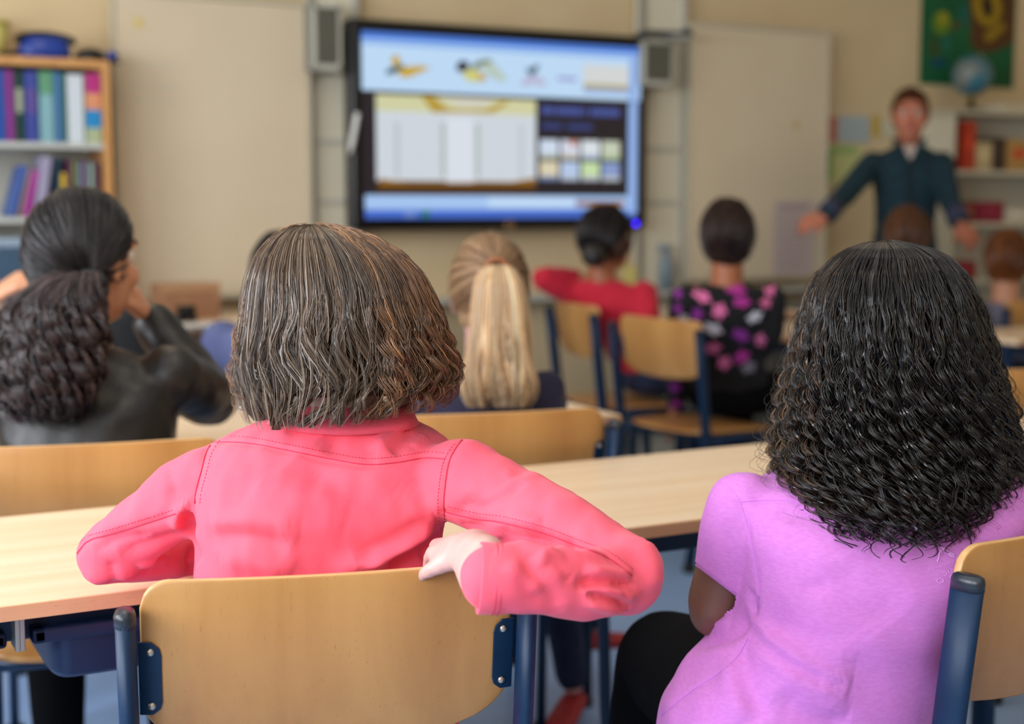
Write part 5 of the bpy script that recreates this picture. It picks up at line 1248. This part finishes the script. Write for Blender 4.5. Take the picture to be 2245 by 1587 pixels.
def waveh(S, PHI, cph, camp):
    l, r, z = wavec(S, PHI, cph, .9 + .1 * camp); g = np.clip((S - .6) / .3, 0, 1); a = S * 40 + 18 * S * S + cph * 3
    return l * (1 - g) + g * (15 * np.sin(a) + 16 * np.sin(cph * 5)), r * (1 - g) + g * (13 * np.cos(a) + 6), z
hullhair(Ctab, ZH2, None, 18, 7, 120, waveh, 'hanging_ringlets', LIL, base2, M['hairblack'], palc, [.44, .32, .22, .02, .0], (.0004, .0008), None, (-1.15, 1.0), (.985, 1.0), .018, endy=(np.array([-1.2, -.5, .2, .6, 1.1]), np.array([.92, .965, .99, .965, .93])), lenjit=.03, seed=27)
hullshell(Ctab, ZH2, .83, 'hair_underlayer', LIL, base2, M['hairroot'], (12, 10, 10), 1055)
# ================================================================== the other people
# ---- leather jacket pupil with curly ponytail
C = P(184, 570, 2.62)
rw, ow, _ = person('pupil in a black leather jacket with a big dark curly ponytail', C, nrm(dirv(54) + V(0, 0, -.05)), 14, 24, .45, 1.14, 'leather', 'skinm', 'pantsblk', 1.06,
    arms={'R': (P(462, 872, 2.78), P(330, 700, 2.80), nrm(V(-.5, 0, .8)), nrm(dirv(100)), 1.1), 'L': (P(-70, 900, 2.62), P(60, 880, 2.88), nrm(CR + fh), ZU, .5)},
    pelvis=V(CH_WOM.location[0], CH_WOM.location[1], .575), hairc=(30, 25, 26), cap=True, capkw=dict(amp=.003, low=-.08, fringe=.05), fuzz=False, browc=(30, 24, 22), topname='leather_jacket', voxel=.008, shoe=(30, 30, 34))
pw = pulled(C, nrm(dirv(54)), ZU, 1.06, P(196, 632, 2.50), 800, 12, 1.115)
strand_mesh(pw, rng.uniform(.0007, .0014, len(pw)), mixcol(len(pw), [(36, 30, 31), (50, 42, 42), (26, 22, 24)], jit=.2), 'pulled_hair', M['hairdark'], rw, ow)
Wtab = [(598, 120, 215, .03, .03), (615, 80, 222, .05, .02), (650, 25, 228, .062, .008), (700, -8, 236, .07, 0), (760, -26, 236, .072, 0), (820, -30, 226, .07, 0), (870, -20, 205, .062, .006), (905, 5, 180, .05, .012), (935, 40, 140, .03, .02)]
def wavew(S, PHI, cph, camp):
    g = np.clip((S - .05) / .3, 0, 1); a = S * 30 + cph * 5; return 13 * g * camp * np.sin(a), 13 * g * camp * np.cos(a), 3 * np.sin(a + 1)
endw = (np.array([-3.2, 3.2]), np.array([.96, .96]))
hullhair(Wtab, 2.455, None, 115, 7, 32, wavew, 'ponytail', rw, ow, M['hairdark'], [(44, 33, 34), (62, 46, 46), (30, 24, 26), (84, 62, 58)], [.4, .25, .25, .1], (.0010, .0018), None, (-3.1, 3.1), (.6, 1.0), .06, endy=endw, lenjit=.10, sides=3, seed=31)
hullshell(Wtab, 2.455, .72, 'ponytail_core', rw, ow, M['hairdark'], (22, 17, 18), 900)
MB().tube([P(196, 632, 2.50) + .028 * (CR * math.cos(a) + CU * math.sin(a)) for a in np.linspace(0, 6.3, 16)], .008, 8).build('hair_band', M['black'], rw, ow, True)
# ---- blonde ponytail
C = P(1072, 645, 3.0)
leg = PH(1262, 1572, 0)
rb_, ob_, tb_ = person('pupil in a navy top with a long blonde ponytail', C, nrm(dirv(24)), 11, 24, .45, .86, 'navytop', 'skinp', 'jeans', 1.0,
    arms={'L': (P(900, 925, 2.93), P(985, 882, 3.15), nrm(fh + CR * .4), ZU, .05), 'R': (P(1205, 925, 2.96), P(1150, 884, 3.2), nrm(fh - CR * .4), ZU, .05)},
    pelvis=V(CH_BLO.location[0], CH_BLO.location[1], .55), hairc=(150, 118, 88), hairm='hairblonde', capkw=dict(amp=.002, low=-.07), fuzz=False, browc=(130, 100, 70), topname='navy_top', shoe=(170, 40, 46),
    legs={'R': (V(1.585, 2.80, .50), V(leg[0] - .02, leg[1] - .02, .09), dirv(225)), 'L': (V(1.63, 2.93, .48), V(1.80, 2.95, .17), dirv(100))})
tie = P(1090, 592, 2.885)
pw = pulled(C, nrm(dirv(24)), ZU, 1.0, tie, 800, 12, 1.115)
strand_mesh(pw, rng.uniform(.0007, .0013, len(pw)), mixcol(len(pw), [(150, 116, 86), (176, 140, 104), (124, 92, 66), (196, 164, 128)], [.4, .3, .2, .1], .12), 'pulled_hair', M['hairblonde'], rb_, ob_)
Btab = [(582, 1066, 1118, .016, .012), (592, 1052, 1132, .028, .004), (620, 1040, 1148, .036, 0), (660, 1034, 1158, .04, 0), (720, 1028, 1164, .042, 0), (780, 1020, 1170, .042, 0), (830, 1010, 1182, .04, 0), (870, 1010, 1178, .034, .004), (905, 1030, 1150, .02, .01)]
def waveb(S, PHI, cph, camp):
    g = np.clip((S - .3) / .5, 0, 1); return 9 * g * camp * np.sin(S * 11 + cph), 5 * g * np.cos(S * 11 + cph), 0 * S
hullhair(Btab, 2.84, None, 75, 12, 18, waveb, 'ponytail', rb_, ob_, M['hairblonde'], [(206, 168, 124), (226, 196, 158), (176, 134, 94), (240, 216, 184)], [.4, .3, .15, .15], (.0009, .0014), None, (-3.1, 3.1), (.75, 1.0), .12, endy=endw, lenjit=.10, seed=41)
hullshell(Btab, 2.84, .8, 'ponytail_core', rb_, ob_, M['hairblonde'], (150, 112, 76), 890)
MB().tube([tie + (.022 * CR * math.cos(a) + .022 * CU * math.sin(a)) for a in np.linspace(0, 6.3, 16)], .006, 8).build('hair_band', flat('band_brown', (150, 90, 56), .7), rb_, ob_, True)
# ---- black haired boy in a blue shirt behind the bob
C = P(618, 600, 4.02); chp = P(618, 900, 4.0)
r_, o_, _ = person('black haired pupil in a blue shirt half hidden behind the brown bob', C, dirv(30), 10, 22, .45, 1.06, 'bluetop', 'skinm', 'jeans', 1.0, neck=.125, hairc=(16, 17, 22), hairm='hairdark', browc=(20, 18, 18), topname='blue_shirt', shoulders=1.12)
st = thing('stool', 'round wooden stool under the blue shirt pupil', 'stool', (o_[0], o_[1], 0))
MB().tube([V(0, 0, .405), V(0, 0, .43)], .17, 28).build('seat', M['plyseat'], st, bevel=.004)
for q in range(4):
    a = q * 1.571 + .6; lg = MB().tube([V(.10 * math.cos(a), .10 * math.sin(a), .405), V(.16 * math.cos(a), .16 * math.sin(a), 0)], .013, 10).build('leg', M['navy'], st, smooth=True)
# ---- pupil at the left edge, only a raised hand in the picture
C = P(-190, 560, 3.35)
r_, o_, _ = person('pupil at the left picture edge with only a raised hand visible', C, dirv(40), 10, 24, .45, 1.0, 'whitetee', 'skinm', 'jeans', 1.0,
    arms={'R': (P(-45, 800, 3.35), P(-22, 655, 3.30), nrm(CR * .8 + ZU * .5), nrm(ZU - fh * .5), .9)}, hairc=(40, 30, 26), topname='pale_top')
chair(V(o_[0], o_[1], 0) - dirv(10) * .21, 10, 'plywood chair left of the leather jacket pupil, outside the photo edge')
# ---- red pullover
C = P(1330, 522, 5.42); base_r = CH_RED.location
rr_, or_, _ = person('pupil in a red pullover with dark hair sitting sideways below the display', C, nrm(dirv(84)), 98, 46, .46, .98, 'redtop', 'skinb', 'jeans', 1.03,
    arms={'L': (P(1192, 612, 5.42), P(1262, 606, 5.50), nrm(CR), ZU, .3), 'R': (P(1420, 690, 5.33), P(1440, 760, 5.5), nrm(fh), ZU, .5)},
    pelvis=V(CH_RED.location[0] + .10, CH_RED.location[1], .57), hairc=(26, 19, 18), capkw=dict(low=-.10, grow=1.06, fringe=.055), browc=(26, 20, 18), topname='red_pullover', shoulders=1.06)
cq = MB(); cq.ball(P(1302, 560, 5.29), V(.05, .045, .045)); me = remesh(cq, .006, 3); co = getv(me); no = getn(me); setv(me, co + no * (noise3(co, 200, 3) * .003)[:, None]); paint(me, (26, 19, 18)); me.transform(Matrix.Translation(-Vector(or_))); link('hair_knot', me, M['hairdark'], rr_, True)
# ---- flowered pullover
C = P(1594, 518, 4.75)
rf_, of_, tf_ = person('pupil in a black pullover with pink and white flower print', C, nrm(dirv(30)), 60, 32, .46, 1.0, 'blackknit', 'skinb', 'pantsblk', 1.02,
    arms={'L': (P(1494, 765, 5.08), P(1482, 885, 5.27), nrm(-ZU - CR * .35), -CR, .35), 'R': (P(1690, 720, 4.8), P(1668, 772, 4.98), nrm(fh), ZU, .5)},
    pelvis=V(CH_FLO.location[0] + .13, CH_FLO.location[1] + .02, .57), hairc=(44, 28, 22), capkw=dict(low=-.135, grow=1.05), browc=(40, 28, 22), topname='flowered_pullover', shoulders=1.04)
me = tf_.data.copy(); me.transform(Matrix.Translation(Vector(of_))); ft = bvh(me)
MG, PK, WH, PU, GR = (176, 44, 140), (222, 110, 160), (206, 200, 208), (136, 40, 140), (120, 112, 124)
FL = [(1520, 596, MG, 15, 10), (1543, 617, WH, 21, 11), (1539, 649, PK, 21, 11), (1613, 635, MG, 21, 11), (1626, 662, MG, 18, 11), (1577, 681, PK, 15, 16), (1529, 688, PU, 12, 13), (1654, 694, WH, 17, 10), (1499, 698, WH, 12, 10), (1563, 720, WH, 20, 12), (1624, 734, PU, 19, 12), (1518, 745, PK, 12, 13), (1667, 745, PK, 12, 14), (1561, 762, PK, 20, 12), (1626, 781, MG, 17, 13), (1588, 794, PK, 14, 15), (1531, 802, MG, 13, 12), (1641, 804, GR, 16, 12), (1682, 609, MG, 10, 12), (1686, 634, PK, 12, 14), (1678, 664, PK, 12, 11), (1487, 643, PU, 8, 12), (1487, 677, PU, 8, 11), (1481, 847, PU, 12, 12), (1482, 889, MG, 15, 11), (1489, 915, GR, 12, 8)]
for x, y, col, a, b in FL:
    vs = []; h0, n0 = hit(ft, x, y)
    if h0 is None: continue
    vs.append(h0 + n0 * .003); rot = random.uniform(-.6, .6)
    for t in np.linspace(0, 2 * math.pi, 24, endpoint=False):
        k = 1 + .22 * math.cos(5 * t)
        ex, ey = a * k * math.cos(t), b * k * math.sin(t); h, n = hit(ft, x + ex * math.cos(rot) - ey * math.sin(rot), y + ex * math.sin(rot) + ey * math.cos(rot))
        if h is None or np.linalg.norm(h - h0) > .08: h, n = h0, n0
        vs.append(h + n * .003)
    MB().add(vs, [(0, i, i % 24 + 1) for i in range(1, 25)]).build('printed_flower', flat('petal_%d_%d_%d' % col, col, .85), tf_, of_)
# ---- teacher
C = P(1995, 252, 6.75); td = 208
rt_, ot_, tt_ = person('man with short reddish hair in a dark teal shirt standing with arms spread', C, nrm(dirv(td + 14) + V(0, 0, -.12)), td, td, .9, 1.10, 'teal', 'skinr', 'jeans', 1.08, neck=.132,
    arms={'R': (P(1858, 420, 6.65), P(1812, 470, 6.5), nrm(-CR * .9 - ZU * .35), nrm(ZU - fh), .6), 'L': (P(2078, 430, 6.70), P(2104, 486, 6.55), nrm(CR * .55 - ZU * .8), nrm(-fh + ZU * .3), .3)},
    pelvis=V(C[0] + .01, C[1] + .02, .94), hairc=(74, 42, 20), capkw=dict(low=-.06, fringe=.060, amp=.003), fuzz=False, browc=(90, 54, 30), topname='teal_shirt', stand=True, shoulders=1.08)
me = tt_.data.copy(); me.transform(Matrix.Translation(Vector(ot_))); tt3 = bvh(me)
def shirtpatch(poly, name, m_, lift):
    cx = sum(p[0] for p in poly) / len(poly); cy = sum(p[1] for p in poly) / len(poly); vs = []
    for p in [(cx, cy)] + poly:
        h, n = hit(tt3, *p)
        if h is None: return
        vs.append(h - FW * lift)
    n = len(poly); MB().add(vs, [(0, i, i % n + 1) for i in range(1, n + 1)]).build(name, m_, tt_, ot_)
shirtpatch([(1978, 318), (2010, 318), (2004, 336), (1994, 352), (1984, 336)], 'undershirt', M['whitetee'], .012)
zz = [q for q in (hit(tt3, 1996, y)[0] for y in range(352, 540, 10)) if q is not None]
if len(zz) > 2: MB().tube([q - FW * .003 for q in zz], .008, 6).build('placket', flat('placket_dark', (8, 24, 36), .8), tt_, ot_, True)
for sx_ in (-1, 1):
    a = P(1994 + sx_ * 10, 340, 6.30); MB().add([P(1994 + sx_ * 4, 352, 6.595), P(1994 + sx_ * 34, 318, 6.61), P(1994 + sx_ * 40, 300, 6.66), P(1994 + sx_ * 22, 306, 6.64), P(1994 + sx_ * 4, 352, 6.585), P(1994 + sx_ * 34, 318, 6.60), P(1994 + sx_ * 40, 300, 6.65), P(1994 + sx_ * 22, 306, 6.63)], [(0, 1, 2, 3), (7, 6, 5, 4), (0, 4, 5, 1), (1, 5, 6, 2), (2, 6, 7, 3), (3, 7, 4, 0)]).build('shirt_collar', M['teal'], tt_, ot_)
for e_, w_ in ((P(1858, 420, 6.65), P(1812, 470, 6.5)), (P(2078, 430, 6.70), P(2104, 486, 6.55))):
    d = nrm(w_ - e_); MB().tube([w_ - d * .075, w_ - d * .03, w_ - d * .005], [.050, .052, .050], 16).build('rolled_cuff', M['cuff'], tt_, ot_, True)
# ---- two boys beyond the right table
C = P(1986, 522, 5.95)
r_, o_, _ = person('short haired boy sitting in front of the teacher', C, dirv(36), 5, 20, .45, .95, 'slatetop', 'skinm', 'jeans', 1.12, hairc=(92, 56, 32), capkw=dict(low=-.06, amp=.002), topname='grey_shirt')
chair(V(o_[0], o_[1], 0) - dirv(5) * .20, 5, 'plywood chair under the short haired boy in front of the teacher')
C = P(2208, 572, 6.15)
r_, o_, _ = person('auburn haired boy in a grey shirt at the right edge', C, dirv(50), 5, 28, .45, 1.0, 'slatetop', 'skinm', 'jeans', 1.14, hairc=(112, 64, 30), capkw=dict(low=-.075, amp=.003), topname='grey_shirt', shoulders=1.1)
chair(V(o_[0], o_[1], 0) - dirv(5) * .20, 5, 'plywood chair under the auburn haired boy')
